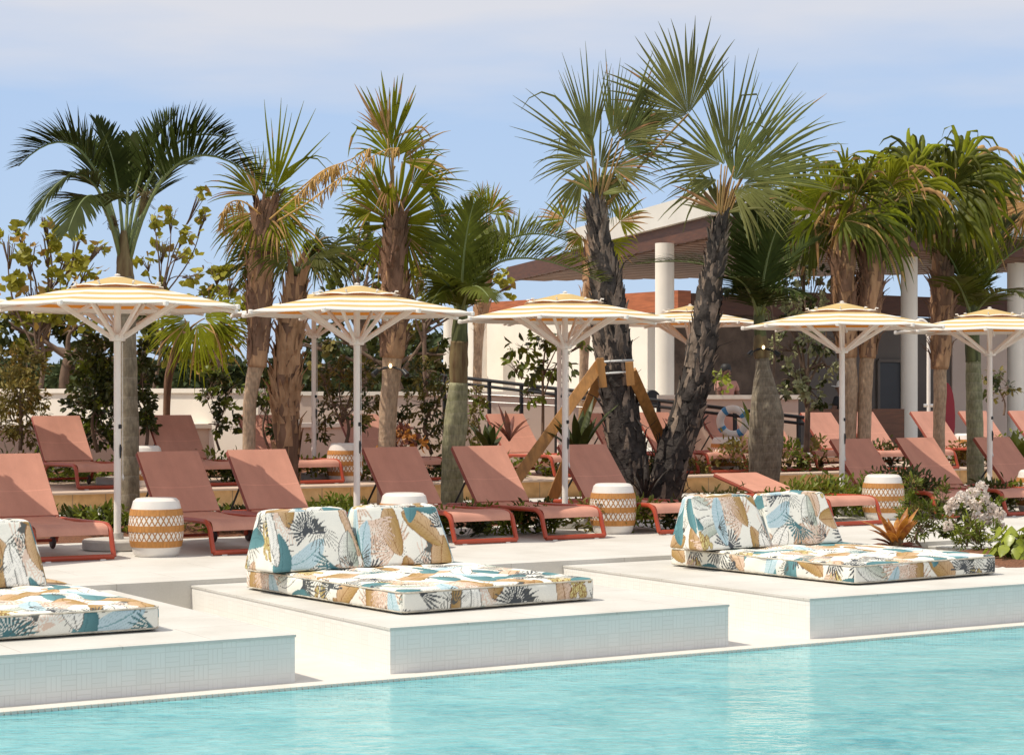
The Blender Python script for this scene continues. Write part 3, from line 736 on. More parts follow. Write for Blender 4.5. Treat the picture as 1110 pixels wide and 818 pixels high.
# ------------------------------------------------------------------ plants: leaf builders
class Cloud:                                   # many small folded leaves -> one mesh
    def __init__(s,seed): s.r=np.random.default_rng(seed); s.c=[];s.d=[];s.n=[];s.L=[];s.W=[];s.k=[]
    def blob(s,c,rad,n,L,W,droop=.3,hollow=.35,out=.8,mat=0,clump=0.0):
        r=s.r
        if clump>0:                            # leaves gather round twig ends
            m=max(3,int(n/14)); q=r.normal(size=(m,3)); q/=np.linalg.norm(q,axis=1,keepdims=True)
            q*=(hollow+(1-hollow)*r.random((m,1))**.6); w=q[r.integers(0,m,n)]+r.normal(size=(n,3))*clump
            u=w/np.maximum(np.linalg.norm(w,axis=1,keepdims=True),1e-6)
        else:
            u=r.normal(size=(n,3)); u/=np.linalg.norm(u,axis=1,keepdims=True)
            w=u*(hollow+(1-hollow)*r.random((n,1))**.6)
        p=np.array(c)+w*np.array(rad)
        d=u*out+r.normal(size=(n,3))*.7; d[:,2]-=droop; d/=np.linalg.norm(d,axis=1,keepdims=True)
        nn=r.normal(size=(n,3))*.7+np.array([0,0,.8]); nn-=d*(nn*d).sum(1,keepdims=True); nn/=np.linalg.norm(nn,axis=1,keepdims=True)
        s.c.append(p);s.d.append(d);s.n.append(nn);s.L.append(L*r.uniform(.65,1.2,n));s.W.append(W*r.uniform(.75,1.15,n)); s.k.append(np.full(n,mat))
    def build(s,name,mats,parent,origin,round_=.5,fold=.18):
        c=np.concatenate(s.c)-np.array(origin); d=np.concatenate(s.d); n=np.concatenate(s.n); L=np.concatenate(s.L)[:,None]; W=np.concatenate(s.W)[:,None]/2
        b=np.cross(d,n)
        v=np.stack([c,c+d*L*.33+b*W+n*W*fold*2,c+d*L*.33-n*W*fold,c+d*L*.33-b*W+n*W*fold*2,
            c+d*L*.72+b*W*round_*1.6+n*W*fold,c+d*L*.70-n*W*fold,c+d*L*.72-b*W*round_*1.6+n*W*fold,c+d*L-n*L*.12],1)
        N_=len(c); v=v.reshape(-1,3); o=(np.arange(N_)*8)[:,None]
        tris=np.array([[0,2,1],[0,3,2],[4,5,7],[5,6,7]]); quads=np.array([[1,2,5,4],[2,3,6,5]])
        T=(o[:,None,:]+tris[None]).reshape(-1,3); Q=(o[:,None,:]+quads[None]).reshape(-1,4)
        me=bpy.data.meshes.new(name); me.vertices.add(len(v)); me.vertices.foreach_set('co',v.astype(np.float32).ravel())
        nl=T.size+Q.size; me.loops.add(nl); me.loops.foreach_set('vertex_index',np.concatenate([T.ravel(),Q.ravel()]).astype(np.int32))
        me.polygons.add(len(T)+len(Q)); st=np.concatenate([np.arange(len(T))*3,T.size+np.arange(len(Q))*4]).astype(np.int32); me.polygons.foreach_set('loop_start',st)
        k=np.concatenate(s.k); me.polygons.foreach_set('material_index',np.concatenate([np.repeat(k,4),np.repeat(k,2)]).astype(np.int32))
        me.update(calc_edges=True); me.validate()
        if not isinstance(mats,(list,tuple)): mats=[mats]
        for q in mats: me.materials.append(q)
        me.polygons.foreach_set('use_smooth',[True]*len(me.polygons))
        o=bpy.data.objects.new(name,me); COL.objects.link(o); o.parent=parent; return o

def bez(p0,p1,p2,t): return p0*(1-t)**2+p1*2*t*(1-t)+p2*t*t
def bezt(p0,p1,p2,t): return ((p1-p0)*(1-t)+(p2-p1)*t).normalized()
def feather(p0,p1,p2,nl,ll,rg,vee=.45,w=.031,droop=.35,rr=.016,bare=.14,end=.55):
    mb=MB(); pts=[bez(p0,p1,p2,i/14) for i in range(15)]; rr=rr*1.35
    mb.tube(pts,[rr*(1-.8*i/14)+.002 for i in range(15)],6,1)
    for i in range(nl):
        t=bare+(1-bare)*(i+.5)/nl
        B=bez(p0,p1,p2,t); T=bezt(p0,p1,p2,t)
        Sd=T.cross(UP)
        if Sd.length<.25: Sd=T.cross(FV)
        Sd.normalize(); Nn=Sd.cross(T)
        if Nn.z<0: Nn=-Nn
        L=ll*(math.sin(math.pi*(.14+.80*t))**.7)*rg.uniform(.86,1.08)
        for sgn in(-1,1):
            a=R(62-34*t+rg.uniform(-6,6)); v_=vee*rg.uniform(.6,1.4)
            d=(T*math.cos(a)+Sd*sgn*math.sin(a)+Nn*v_).normalized()
            pw=d.cross(Nn)
            if pw.length<.1: pw=d.cross(Sd)
            pw.normalize(); p=B.copy(); prev=0; vs=[]
            for r_,ww in((0,.45),(.3,1.0),(.62,.85),(.85,.45),(1,.04)):
                dd=(d+V((0,0,-1))*droop*(r_**1.6)).normalized(); p=p+dd*L*(r_-prev); prev=r_
                vs+= [p+pw*w*ww*.5,p-pw*w*ww*.5]
            mb.add(vs,[(0,1,3,2),(2,3,5,4),(4,5,7,6),(6,7,9,8)],0)
    return mb
def fan(hub,c,n,L,span,segs,rg,droop=.25,fuse=.42,pet=None,dead=.0,fold=.85,cup=.4,jit=.16,thin=1.0,petr=.016):
    """palmate leaf: c = direction of the middle segment, n = facing"""
    mb=MB(); c=c.normalized(); n=(n-c*n.dot(c)).normalized(); s_=n.cross(c)
    if pet is not None:
        m=(pet+hub)/2+UP*.05; mb.tube([bez(pet,m,hub,i/6) for i in range(7)],[petr*(1-.4*i/6) for i in range(7)],6,1)
    dth=span/segs
    for k in range(segs):
        th=-span/2+dth*(k+.5)+rg.uniform(-jit,jit)*dth*2
        d0=(c*math.cos(th)+s_*math.sin(th)+n*cup*(1-math.cos(th))).normalized()
        ln=L*(.70+.30*math.cos(th*.75))*rg.uniform(.74,1.12)
        wf=fuse*ln*math.tan(dth/2)*1.08
        p=hub.copy(); prev=0; vs=[]
        dr=droop*rg.uniform(.5,1.5)+(rg.uniform(1.2,3.5) if rg.random()<.06 else 0); cu=rg.uniform(-.32,.32)*(.5+droop)
        for r_ in(.03,.2,fuse,.58,.72,.86,1.0):
            dd=(d0+V((0,0,-1))*dr*max(0,(r_-.25)*1.35)**1.7+s_*cu*max(0,r_-.4)**1.5+n*cu*.5*max(0,r_-.4)).normalized(); p=p+dd*ln*(r_-prev); prev=r_
            w_=r_/fuse*wf if r_<=fuse else wf*thin*(max(0,1-((r_-fuse)/(1-fuse))**1.25))+.0015
            side=dd.cross(n)
            if side.length<.05: side=s_.copy()
            side.normalize(); nn=side.cross(dd)
            vs+= [p+side*w_-nn*w_*fold*.5,p+nn*w_*fold*.5,p-side*w_-nn*w_*fold*.5]
        isdead=rg.random()<dead
        for i in range(6):
            tip=2 if (isdead or (i>=4 and rg.random()<dead*1.6)) else 0
            mb.add(vs[i*3:i*3+6],[(0,1,4,3),(1,2,5,4)],tip)
    return mb
def pdir(deg,away=0.0):                          # direction as seen in the photo: 0 = right, 90 = up; away = from the viewer
    a=R(deg); return RV*math.cos(a)+UP*math.sin(a)+FV*away
def trunk(path,rads,d,base,mat,parent,name='trunk',n=14,jit=.03,seed=1,extra=None):
    if name=='trunk' and path[0][1]>440: path=[(path[0][0],428+1.54*F0/d)]+list(path[1:])
    pts=[P(x,y,d) for x,y in path]; rd=[r*d/F0 for r in rads]
    k=8; sp=smooth_path(pts,k); rr=[]
    for i in range(len(pts)-1): rr+= [rd[i]+(rd[i+1]-rd[i])*j/k for j in range(k)]
    rr.append(rd[-1]); rg=random.Random(seed)
    mb=MB(); ph=[rg.uniform(0,6.28) for _ in range(n)]
    mb.tube(sp,rr,n,0,jit=lambda i,q:jit*math.sin(ph[q]+i*.9)+rg.uniform(-jit,jit)*.5)
    if extra: extra(mb,sp,rr,rg)
    return mb.build(name,mat,parent,smooth=180,origin=base), sp, rr
def boots(n,L,W,flare,t0,t1,m=1,up=True,curl=.5):
    def f(mb,sp,rr,rg):
        for _ in range(n):
            t=t0+(t1-t0)*rg.random(); x=t*(len(sp)-1); i=min(int(x),len(sp)-2); c=sp[i].lerp(sp[i+1],x-i); r=rr[i]
            ax=(sp[i+1]-sp[i]).normalized(); a=rg.uniform(0,6.283); e1=ax.orthogonal().normalized(); e2=ax.cross(e1)
            o=e1*math.cos(a)+e2*math.sin(a); sd=ax.cross(o)
            l=L*rg.uniform(.6,1.3); w=W*rg.uniform(.6,1.3); sg=1 if (up or rg.random()<.7) else -1; fl=flare*rg.uniform(.3,1.6); tw=rg.uniform(-.35,.35)
            vs=[]
            for q,ww,o_ in((0,1,-.02),(.4,.8,.25),(.75,.5,.65),(1,.12,1.0+curl)):
                p=c+o*(r*.96+fl*l*o_*q)+ax*sg*l*q+sd*tw*l*q
                vs+= [p+sd*w*ww*.5-o*.006,p+o*w*ww*.22,p-sd*w*ww*.5-o*.006]
            for j in range(3): mb.add(vs[j*3:j*3+6],[(0,1,4,3),(1,2,5,4)],m)
    return f
def fibres(n,L,t0,t1,m=1,hang=.5):
    def f(mb,sp,rr,rg):
        for _ in range(n):
            t=t0+(t1-t0)*rg.random(); i=int(t*(len(sp)-1)); c=sp[i]; a=rg.uniform(0,6.283); o=V((math.cos(a),math.sin(a),0)); l=L*rg.uniform(.4,1.2)
            p=c+o*rr[i]; q=p+o*l*.25+V((rg.uniform(-.3,.3)*l,rg.uniform(-.3,.3)*l,l*(rg.uniform(-1,1)-hang*.4))); sd=V((-o.y,o.x,0))*.008
            mb.add([p+sd,p-sd,q],[(0,1,2)],m)
    return f
def chain(*fs):
    def f(mb,sp,rr,rg):
        for q in fs: q(mb,sp,rr,rg)
    return f
def palm(name,label,basepx,d,group=None):
    b=P(basepx[0],428+1.50*F0/d,d); return thing(name,label,'palm tree',b,0,group or 'palms in the planting bed'),b
def addf(mb,name,mats,t,b): return mb.build(name,mats,t,smooth=180,origin=b)
def fanpx(t,b,d,hub,deg,Lpx,span,segs,rg,pet=None,away=0.0,face=(0,0),mats=None,dz=0.0,**k):
    k.setdefault('cup',rg.uniform(-.25,.75)); h=P(hub[0],hub[1],d+dz); c=pdir(deg,away); n=-FV+RV*face[0]+UP*face[1]
    p=None if pet is None else P(pet[0],pet[1],d)
    return addf(fan(h,c,n,Lpx*d/F0,R(span),segs,rg,pet=p,**k),'frond',mats or [M['sabal'],M['petiole'],M['dead']],t,b)
def featpx(t,b,d,p0,p1,p2,rg,z=(0,0,0),nl=44,ll=.44,mats=None,**k):
    return addf(feather(P(*p0,d+z[0]),P(*p1,d+z[1]),P(*p2,d+z[2]),int(nl*1.12),ll*1.12*d/21.6,rg,**k),'frond',mats or [M['royal'],M['rachis']],t,b)

# --- 1: feather palm with the dark arching crown, left
rg=random.Random(1); d=21.8
t,b=palm('palm_tree','dark feather palm with ringed trunk behind the leftmost parasol',(140,552),d)
trunk([(141,556),(140,470),(138,400),(137,340),(136,300)],[11,10.5,10.5,10,9.5],d,b,M['royal_trunk'],t)
trunk([(136,303),(135,288),(134,270),(134,250)],[9.5,9,6.5,3],d,b,M['sheath'],t,'crown_sheath')
for p0,p1,p2,z,ll,nl,kw in [
 ((132,284),(100,96),(20,180),(0,0,-.3),.50,54,dict(vee=.6)),
 ((131,282),(100,122),(34,238),(0,-.3,-.8),.46,48,dict(vee=.1,droop=.6)),
 ((131,284),(104,160),(74,250),(0,-.6,-1.3),.54,46,dict(vee=.05,droop=.5)),
 ((134,280),(131,170),(104,132),(0,.2,.4),.32,36,dict(vee=.3,droop=.1)),
 ((137,282),(146,160),(192,124),(0,.3,.5),.38,42,dict(vee=.5,droop=.15)),
 ((138,284),(162,122),(246,150),(0,.2,.2),.50,54,dict(vee=.7,droop=.2)),
 ((140,286),(184,100),(292,208),(0,-.1,-.4),.54,58,dict(vee=.7,droop=.3)),
 ((135,280),(140,190),(141,150),(0,.4,.9),.36,36,dict(vee=.4,droop=.2)),
 ((133,282),(116,160),(60,150),(0,.6,1.2),.44,42,dict(vee=.5)),
 ((137,282),(168,170),(210,178),(0,.7,1.4),.42,42,dict(vee=.4))]:
    featpx(t,b,d,p0,p1,p2,rg,z,nl,ll,bare=.34,**kw)
mb=MB()
for i in range(70):
    a=rg.uniform(0,6.28); p=P(157+rg.uniform(-4,4),214+rg.uniform(-6,6),d); mb.tube([P(150,236,d),p,p+V((math.cos(a)*.10,math.sin(a)*.1,rg.uniform(-.1,.1)))],.003,3)
for i in range(60):
    a=rg.uniform(0,6.28); p=P(120+rg.uniform(-4,4),240+rg.uniform(-7,7),d-.1); mb.tube([P(128,244,d),p,p+V((math.cos(a)*.06,math.sin(a)*.06,rg.uniform(-.08,.06)))],.003,3)
addf(mb,'fruit_stalk',M['sheath'],t,b)

# --- 2: slim fan palm with pale curved trunk and cinnamon boots
rg=random.Random(2); d=22.8
t,b=palm('palm_tree','slim curved fan palm with cinnamon boots, right of the leftmost parasol',(271,520),d)
trunk([(271,525),(270,460),(273,420),(278,395)],[7.5,7,7.5,9],d,b,M['smooth_trunk'],t)
trunk([(278,398),(281,350),(282,300),(286,255),(287,225)],[10,12,14,14,8],d,b,[M['boot'],M['boot_dark']],t,'boot_trunk',extra=chain(boots(150,.30,.085,.16,.0,.95),fibres(120,.3,.2,1.0)),jit=.06)
fm=[M['sabal'],M['petiole'],M['dead']]
for hub,deg,L,sp,sg,aw,fc,kw in [
 ((298,206),70,92,62,11,.0,(.4,.1),dict(droop=.08,dead=.08,fuse=.3)),((287,205),95,62,60,9,.3,(.4,0),dict(droop=.08,fuse=.3)),
 ((278,212),125,58,110,22,.2,(-.3,.3),dict(droop=.5,dead=.1)),((296,222),8,56,140,26,-.3,(.2,.6),dict(droop=.8,dead=.12)),
 ((270,232),200,48,150,26,-.2,(-.3,.6),dict(droop=1.3,dead=.1)),((300,236),-50,64,120,24,-.4,(.2,.5),dict(droop=.9,dead=.25)),
 ((282,230),255,60,130,24,-.5,(0,.6),dict(droop=.9,dead=.3)),((276,240),225,62,90,18,.3,(0,.2),dict(droop=1.2,dead=.2)),((306,226),-20,44,110,18,.6,(.3,.3),dict(droop=.8)),
 ((288,215),75,56,100,14,.8,(.2,.5),dict(droop=.5,fuse=.3))]:
    fanpx(t,b,d,hub,deg,L,sp,sg,rg,pet=(287,244),away=aw,face=fc,mats=fm,**kw)
def spray(t,b,d,pts,n,L,seed):
    rg=random.Random(seed); mb=MB(); q=[P(x,y,d) for x,y in pts]; sp=smooth_path(q,8); mb.tube(sp,[.012*(1-.7*i/len(sp)) for i in range(len(sp))],5,0)
    for i in range(n):
        p=sp[int(len(sp)*(.35+.64*rg.random()))]; e=p+V((rg.uniform(-.06,.06),rg.uniform(-.06,.06),-L*rg.uniform(.4,1.1)))
        mb.tube([p,p.lerp(e,.5)+V((rg.uniform(-.03,.03),0,0)),e],[.006,.009,.003],4,0)
    addf(mb,'flower_spray',M['flower_stalk'],t,b)
spray(t,b,d,[(292,232),(325,205),(352,184),(378,174),(402,160)],60,.20,4); spray(t,b,d-.3,[(292,238),(320,214),(345,190),(366,178)],46,.24,5); spray(t,b,d-.2,[(282,232),(262,218),(246,222),(240,240)],40,.22,6)
spray(t,b,d-.4,[(300,240),(330,222),(365,196),(410,166),(432,160)],50,.16,7)

# --- 3: short stout fan palm in shade behind the second parasol
rg=random.Random(3); d=23.0
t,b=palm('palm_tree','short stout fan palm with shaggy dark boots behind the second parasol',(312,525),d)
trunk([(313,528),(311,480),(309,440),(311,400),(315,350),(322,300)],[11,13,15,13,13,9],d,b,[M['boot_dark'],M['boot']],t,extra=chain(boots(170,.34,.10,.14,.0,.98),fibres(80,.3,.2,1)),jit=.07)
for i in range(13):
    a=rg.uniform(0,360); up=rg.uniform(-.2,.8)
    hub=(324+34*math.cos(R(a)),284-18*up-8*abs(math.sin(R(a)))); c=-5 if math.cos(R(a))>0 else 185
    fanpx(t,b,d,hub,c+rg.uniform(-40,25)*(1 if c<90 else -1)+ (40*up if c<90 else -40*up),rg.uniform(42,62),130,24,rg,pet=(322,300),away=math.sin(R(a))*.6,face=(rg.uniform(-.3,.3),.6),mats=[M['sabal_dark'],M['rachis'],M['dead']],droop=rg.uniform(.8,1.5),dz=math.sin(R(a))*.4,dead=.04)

# --- 4: tall fan palm with the big fan turned to the viewer
rg=random.Random(4); d=23.7
t,b=palm('palm_tree','tall fan palm with one huge upright fan, left of the green feather palm',(419,520),d)
trunk([(418,525),(420,460),(424,410),(425,385)],[10,9.5,10,11],d,b,M['smooth_trunk'],t)
trunk([(425,388),(428,340),(428,290),(429,245)],[12,15,14,8],d,b,[M['boot'],M['boot_dark']],t,'boot_trunk',extra=chain(boots(150,.30,.09,.18,.0,.98),fibres(90,.3,.2,1)),jit=.06)
for hub,deg,L,sp,sg,aw,fc,pt,kw in [
 ((428,243),72,78,250,44,-.25,(.15,.35),(428,262),dict(droop=.18,fuse=.55,dead=.03)),
 ((424,160),90,78,64,16,.0,(.1,0),(428,250),dict(droop=.03,fuse=.6,dead=.15)),
 ((426,172),96,58,150,26,.2,(0,.2),(428,250),dict(droop=.45,dead=.12)),
 ((412,205),140,50,120,20,.2,(-.2,.3),(428,255),dict(droop=.4,dead=.05)),
 ((446,200),35,62,120,22,.3,(.2,.3),(428,255),dict(droop=.5,dead=.12)),
 ((405,225),190,46,130,22,.2,(-.3,.5),(428,258),dict(droop=.9,dead=.1)),
 ((436,175),20,60,100,16,.1,(.2,.4),(428,250),dict(droop=.8,dead=.5)),
 ((440,255),-50,66,90,18,-.1,(.2,.4),(428,258),dict(droop=.6,dead=.12)),
 ((418,255),235,58,90,18,.1,(-.2,.3),(428,258),dict(droop=.8,dead=.15)),
 ((420,150),112,52,60,9,.1,(-.3,0),(428,240),dict(droop=.25,dead=.9)),
 ((424,195),268,42,60,12,-.5,(0,.3),(428,180),dict(droop=.6,dead=.9))]:
    fanpx(t,b,d,hub,deg,L,sp,sg,rg,pet=pt,away=aw,face=fc,mats=fm,**kw)

# --- 5: green feather palm with swollen trunk
rg=random.Random(5); d=23.5
t,b=palm('palm_tree','feather palm with smooth green ringed trunk between the second and third parasols',(492,545),d)
trunk([(490,552),(491,500),(494,460),(497,415)],[12,12.5,13,10],d,b,M['green_trunk'],t)
trunk([(497,417),(497,395),(498,370)],[9,10.5,9.5],d,b,M['sheath'],t,'crown_sheath')
trunk([(498,372),(499,345),(500,325)],[9.5,8,5],d,b,M['sheath_green'],t,'leaf_base')
for p0,p1,p2,z,ll,nl,kw in [
 ((499,345),(488,262),(470,208),(0,.1,.2),.34,44,dict(vee=.1,droop=.3)),((500,345),(500,262),(513,222),(0,-.2,-.4),.40,44,dict(vee=.1,droop=.4)),
 ((501,345),(520,238),(652,306),(0,.1,.2),.44,60,dict(vee=.9,droop=.3)),((501,340),(530,226),(618,262),(0,.5,.8),.40,50,dict(vee=.9,droop=.3)),
 ((498,345),(470,262),(446,252),(0,.5,.9),.34,40,dict(vee=.2,droop=.5)),((499,345),(494,300),(458,292),(0,-.5,-1.1),.40,40,dict(vee=.1,droop=.7)),
 ((500,345),(520,300),(528,250),(0,.3,.7),.36,38,dict(vee=.3)),((500,345),(507,290),(530,322),(0,-.7,-1.3),.38,36,dict(vee=.05,droop=.6)),((499,342),(487,285),(468,330),(0,-.4,-.9),.36,36,dict(vee=.05,droop=.7))]:
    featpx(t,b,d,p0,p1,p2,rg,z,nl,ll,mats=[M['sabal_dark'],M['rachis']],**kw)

# --- 6, 7: two small far fan palms by the building
def farpalm(label,base,path,rads,d,fans,seed,mats=None):
    rg=random.Random(seed); t,b=palm('palm_tree',label,base,d,'small fan palms beside the building')
    trunk(path,rads,d,b,[M['smooth_trunk'],M['boot']],t,extra=chain(boots(60,.4,.12,.12,.45,1.0),fibres(40,.4,.4,1)))
    for hub,deg,L,sp,dr,fc in fans: fanpx(t,b,d,hub,deg,L,sp,18,rg,pet=(path[-1][0],path[-1][1]+6),away=rg.uniform(-.3,.3),face=fc,mats=mats or [M['sabal'],M['petiole'],M['dead']],droop=dr,dead=.2)
farpalm('thin far fan palm beside the round column at the left end of the building',(517,445),[(517,448),(518,380),(523,320),(526,262)],[5,5,8,4],34.5,
 [((530,232),70,34,150,.3,(0,.2)),((518,232),130,30,130,.6,(0,.3)),((541,228),20,26,140,.8,(0,.4)),((526,240),250,36,100,.6,(0,.4)),((535,250),-60,34,100,.8,(0,.3)),((515,250),215,30,110,1.,(0,.3)),((528,225),95,26,80,.3,(0,.1)),((522,215),110,20,120,.6,(0,.1))],21)
farpalm('small far fan palm whose two fans spread either side of the left black trunk',(632,445),[(632,448),(633,390),(637,330),(642,268)],[5,5,8,4],33,
 [((612,238),150,34,200,.35,(0,.2)),((672,240),30,36,200,.45,(0,.2)),((650,225),80,26,120,.4,(0,.2)),((630,255),215,30,120,.9,(0,.3)),((660,262),-40,36,120,.8,(0,.3)),((642,240),120,26,110,.5,(0,.3))],22)

# --- 8, 9: black-trunked fan palms
wm=[M['wash'],M['petiole'],M['dead']]
def blacktrunk(t,b,path,rads,d,n,seed): 
    rads=[r*.88 for r in rads]
    trunk(path,rads,d,b,[M['blackbark'],M['blackbark2']],t,extra=chain(boots(n,.26,.15,.13,.0,.99,m=0,curl=.1),boots(int(n*.3),.24,.13,.14,.0,.5,m=1,curl=.1),boots(int(n*.7),.24,.12,.14,.45,.99,m=1,curl=.1),boots(int(n*.10),.36,.06,.4,.0,.8,m=0,up=False),fibres(120,.3,.0,1,m=0)),jit=.08,seed=seed,n=16)
rg=random.Random(8); d=25.6
t,b=palm('palm_tree','left black-trunked fan palm held by pine braces and a pale strap',(690,545),d)
blacktrunk(t,b,[(690,552),(682,500),(672,440),(664,380),(660,330),(654,285),(646,225)],[22,22,20,21,18,13,7],d,330,8)
for hub,deg,L,sp,sg,aw,fc,pt,kw in [
 ((641,158),96,106,58,13,.0,(.5,0),(646,232),dict(droop=.04,fuse=.38)),((648,212),85,58,190,16,.5,(.1,.3),(647,238),dict(droop=.35,fuse=.4,dead=.2)),((646,172),130,104,70,9,.1,(-.4,.1),(646,232),dict(droop=.1,fuse=.25)),
 ((664,150),78,92,66,15,.0,(.7,.1),(648,232),dict(droop=.06,fuse=.42,dead=.05)),((746,124),122,102,150,36,.1,(-.5,-.1),(655,225),dict(droop=.22,fuse=.55,dead=.06,petr=.024)),((672,150),40,62,120,18,.25,(-.3,.4),(652,228),dict(droop=.5,fuse=.5,dead=.15)),((676,158),62,108,40,10,.3,(.8,.2),(650,230),dict(droop=.12,fuse=.5,dead=.1)),
 ((676,160),20,70,110,24,.2,(.2,.2),(648,232),dict(droop=.35,dead=.03)),((664,182),-8,62,110,20,-.3,(.2,.4),(648,232),dict(droop=.4,dead=.03)),
 ((636,175),165,62,90,16,.2,(-.2,.3),(645,232),dict(droop=.9)),((650,182),50,70,80,12,.4,(.3,.2),(647,232),dict(droop=.2,fuse=.3)),((655,190),-45,60,90,16,.4,(.1,.3),(648,232),dict(droop=.7)),((632,190),235,66,60,9,.2,(-.2,.2),(645,232),dict(droop=.7))]:
    fanpx(t,b,d,hub,deg,L,sp,sg,rg,pet=pt,away=aw,face=fc,mats=wm,thin=.85,**kw)
rg=random.Random(9); d=25.5
t,b=palm('palm_tree','right black-trunked fan palm leaning to the right, without braces',(716,545),d)
blacktrunk(t,b,[(714,552),(728,500),(744,450),(758,390),(769,320),(774,290),(779,250)],[21,20,17,16,11,9,6],d,300,9)
for hub,deg,L,sp,sg,aw,fc,pt,kw in [
 ((789,176),88,120,46,12,.0,(.3,0),(779,258),dict(droop=.03,fuse=.42)),((783,232),95,66,190,16,.5,(.1,.3),(780,262),dict(droop=.35,fuse=.4,dead=.2)),((796,180),58,118,44,9,.0,(.3,.1),(779,258),dict(droop=.12,fuse=.35)),
 ((802,194),30,130,70,24,.1,(.4,.5),(780,258),dict(droop=.25,fuse=.55,dead=.02)),((786,180),116,96,46,7,.1,(-.2,.1),(779,258),dict(droop=.12,fuse=.25)),
 ((782,178),160,82,90,18,.2,(-.2,.3),(778,258),dict(droop=.35)),((805,200),-8,78,110,24,-.2,(.1,.4),(780,258),dict(droop=.5,dead=.02)),
 ((795,205),-30,84,90,20,-.3,(.1,.3),(780,258),dict(droop=.5,fuse=.5)),((778,195),190,72,60,10,.3,(-.1,.3),(778,258),dict(droop=.5)),((796,196),70,80,100,16,.4,(.3,.2),(780,258),dict(droop=.2,fuse=.35))]:
    fanpx(t,b,d,hub,deg,L,sp,sg,rg,pet=pt,away=aw,face=fc,mats=wm,thin=.85,**kw)

# --- 10: bottle palm
rg=random.Random(10); d=26.5
t,b=palm('palm_tree','bottle palm with swollen grey ringed trunk in the planting bed',(829,530),d)
trunk([(829,536),(829,510),(830,480),(831,450),(829,425),(827,400),(826,385)],[14,17,19,18.5,14,8,6.5],d,b,M['bottle_trunk'],t,n=20,jit=.01)
trunk([(826,388),(825,374),(824,362)],[8.5,9,6],d,b,M['sheath'],t,'crown_sheath')
trunk([(825,368),(823,350),(822,330)],[6.5,6.5,4],d,b,M['sheath_green'],t,'leaf_base')
for p0,p1,p2,z,ll,nl,kw in [
 ((823,345),(818,270),(798,222),(0,.2,.5),.40,44,dict(vee=.1)),((823,345),(828,270),(848,236),(0,-.2,-.4),.40,44,dict(vee=.2)),((822,345),(806,270),(690,286),(0,.3,.6),.46,56,dict(vee=.3,droop=.5)),
 ((824,345),(838,282),(884,262),(0,.3,.6),.42,44,dict(vee=.3)),((822,345),(808,290),(760,330),(0,-.3,-.8),.40,40,dict(vee=.1,droop=.6)),((824,345),(834,300),(868,318),(0,-.5,-1.0),.38,38,dict(vee=.1,droop=.6)),
 ((823,345),(815,280),(776,240),(0,.6,1.1),.42,44,dict(vee=.3)),((823,345),(824,280),(820,226),(0,.1,.1),.36,40,dict(vee=.2)),((822,345),(812,300),(790,300),(0,-.6,-1.1),.36,34,dict(vee=.1,droop=.4))]:
    featpx(t,b,d,p0,p1,p2,rg,z,nl,ll,mats=[M['royal'],M['rachis']],**kw)

# --- 11: twin-trunk fan palm, 12 single, with heavy drooping crowns
def sabal_crown(t,b,d,cx,cy,n,spread,Lr,rg,mats,pet,dead=.1,droop=(1.7,3.2)):
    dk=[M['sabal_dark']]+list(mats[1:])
    for i in range(n):
        a=360*(i+rg.random()*.7)/n; ca,sa=math.cos(R(a)),math.sin(R(a)); el=rg.uniform(-.5,.75)
        hub=(cx+spread*ca*rg.uniform(.5,1),cy-spread*.75*el)
        deg=(90-80*ca*(1 if el<.3 else .7)) if el>-.1 else (-25 if ca>0 else 205)+rg.uniform(-20,20)
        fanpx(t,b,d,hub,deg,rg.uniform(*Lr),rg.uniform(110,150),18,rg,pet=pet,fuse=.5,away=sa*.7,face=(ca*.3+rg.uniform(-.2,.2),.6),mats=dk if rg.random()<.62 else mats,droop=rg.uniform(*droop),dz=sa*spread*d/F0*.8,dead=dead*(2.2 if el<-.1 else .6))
rg=random.Random(11); d=27.5
t,b=palm('palm_tree','twin-trunk fan palm with drooping brown-tipped fans behind the fourth parasol',(928,510),d)
trunk([(921,515),(921,460),(922,420),(919,385)],[7.5,7.5,8,9],d,b,M['smooth_trunk'],t)
trunk([(936,515),(937,460),(938,420),(940,385)],[7.5,7.5,7.5,8],d,b,M['smooth_trunk'],t)
trunk([(919,388),(916,340),(914,290),(918,240)],[10,13,13,9],d,b,[M['boot'],M['boot_dark']],t,'boot_trunk',extra=chain(boots(120,.32,.085,.2,.0,.98),fibres(80,.3,.2,1)),jit=.06)
trunk([(940,388),(943,340),(945,290),(946,235)],[9,12,13,9],d,b,[M['boot'],M['boot_dark']],t,'boot_trunk',extra=chain(boots(120,.32,.085,.22,.0,.98),fibres(80,.3,.2,1)),jit=.06,seed=2)
sabal_crown(t,b,d,908,232,15,40,(58,80),rg,fm,(916,255),.05); sabal_crown(t,b,d+.3,952,218,13,38,(56,80),rg,fm,(945,250),.11)
rg=random.Random(12); d=28.4
t,b=palm('palm_tree','single slender fan palm with drooping crown right of the shower post',(1019,500),d)
trunk([(1018,506),(1018,460),(1019,430),(1019,398)],[6.5,6.5,7,7],d,b,M['smooth_trunk'],t)
trunk([(1019,400),(1021,350),(1022,310),(1021,250)],[9,12,13,8],d,b,[M['boot'],M['boot_dark']],t,'boot_trunk',extra=chain(boots(130,.3,.085,.24,.0,.98),fibres(80,.3,.2,1)),jit=.06)
sabal_crown(t,b,d,1018,208,20,42,(60,88),rg,fm,(1021,240),.05)
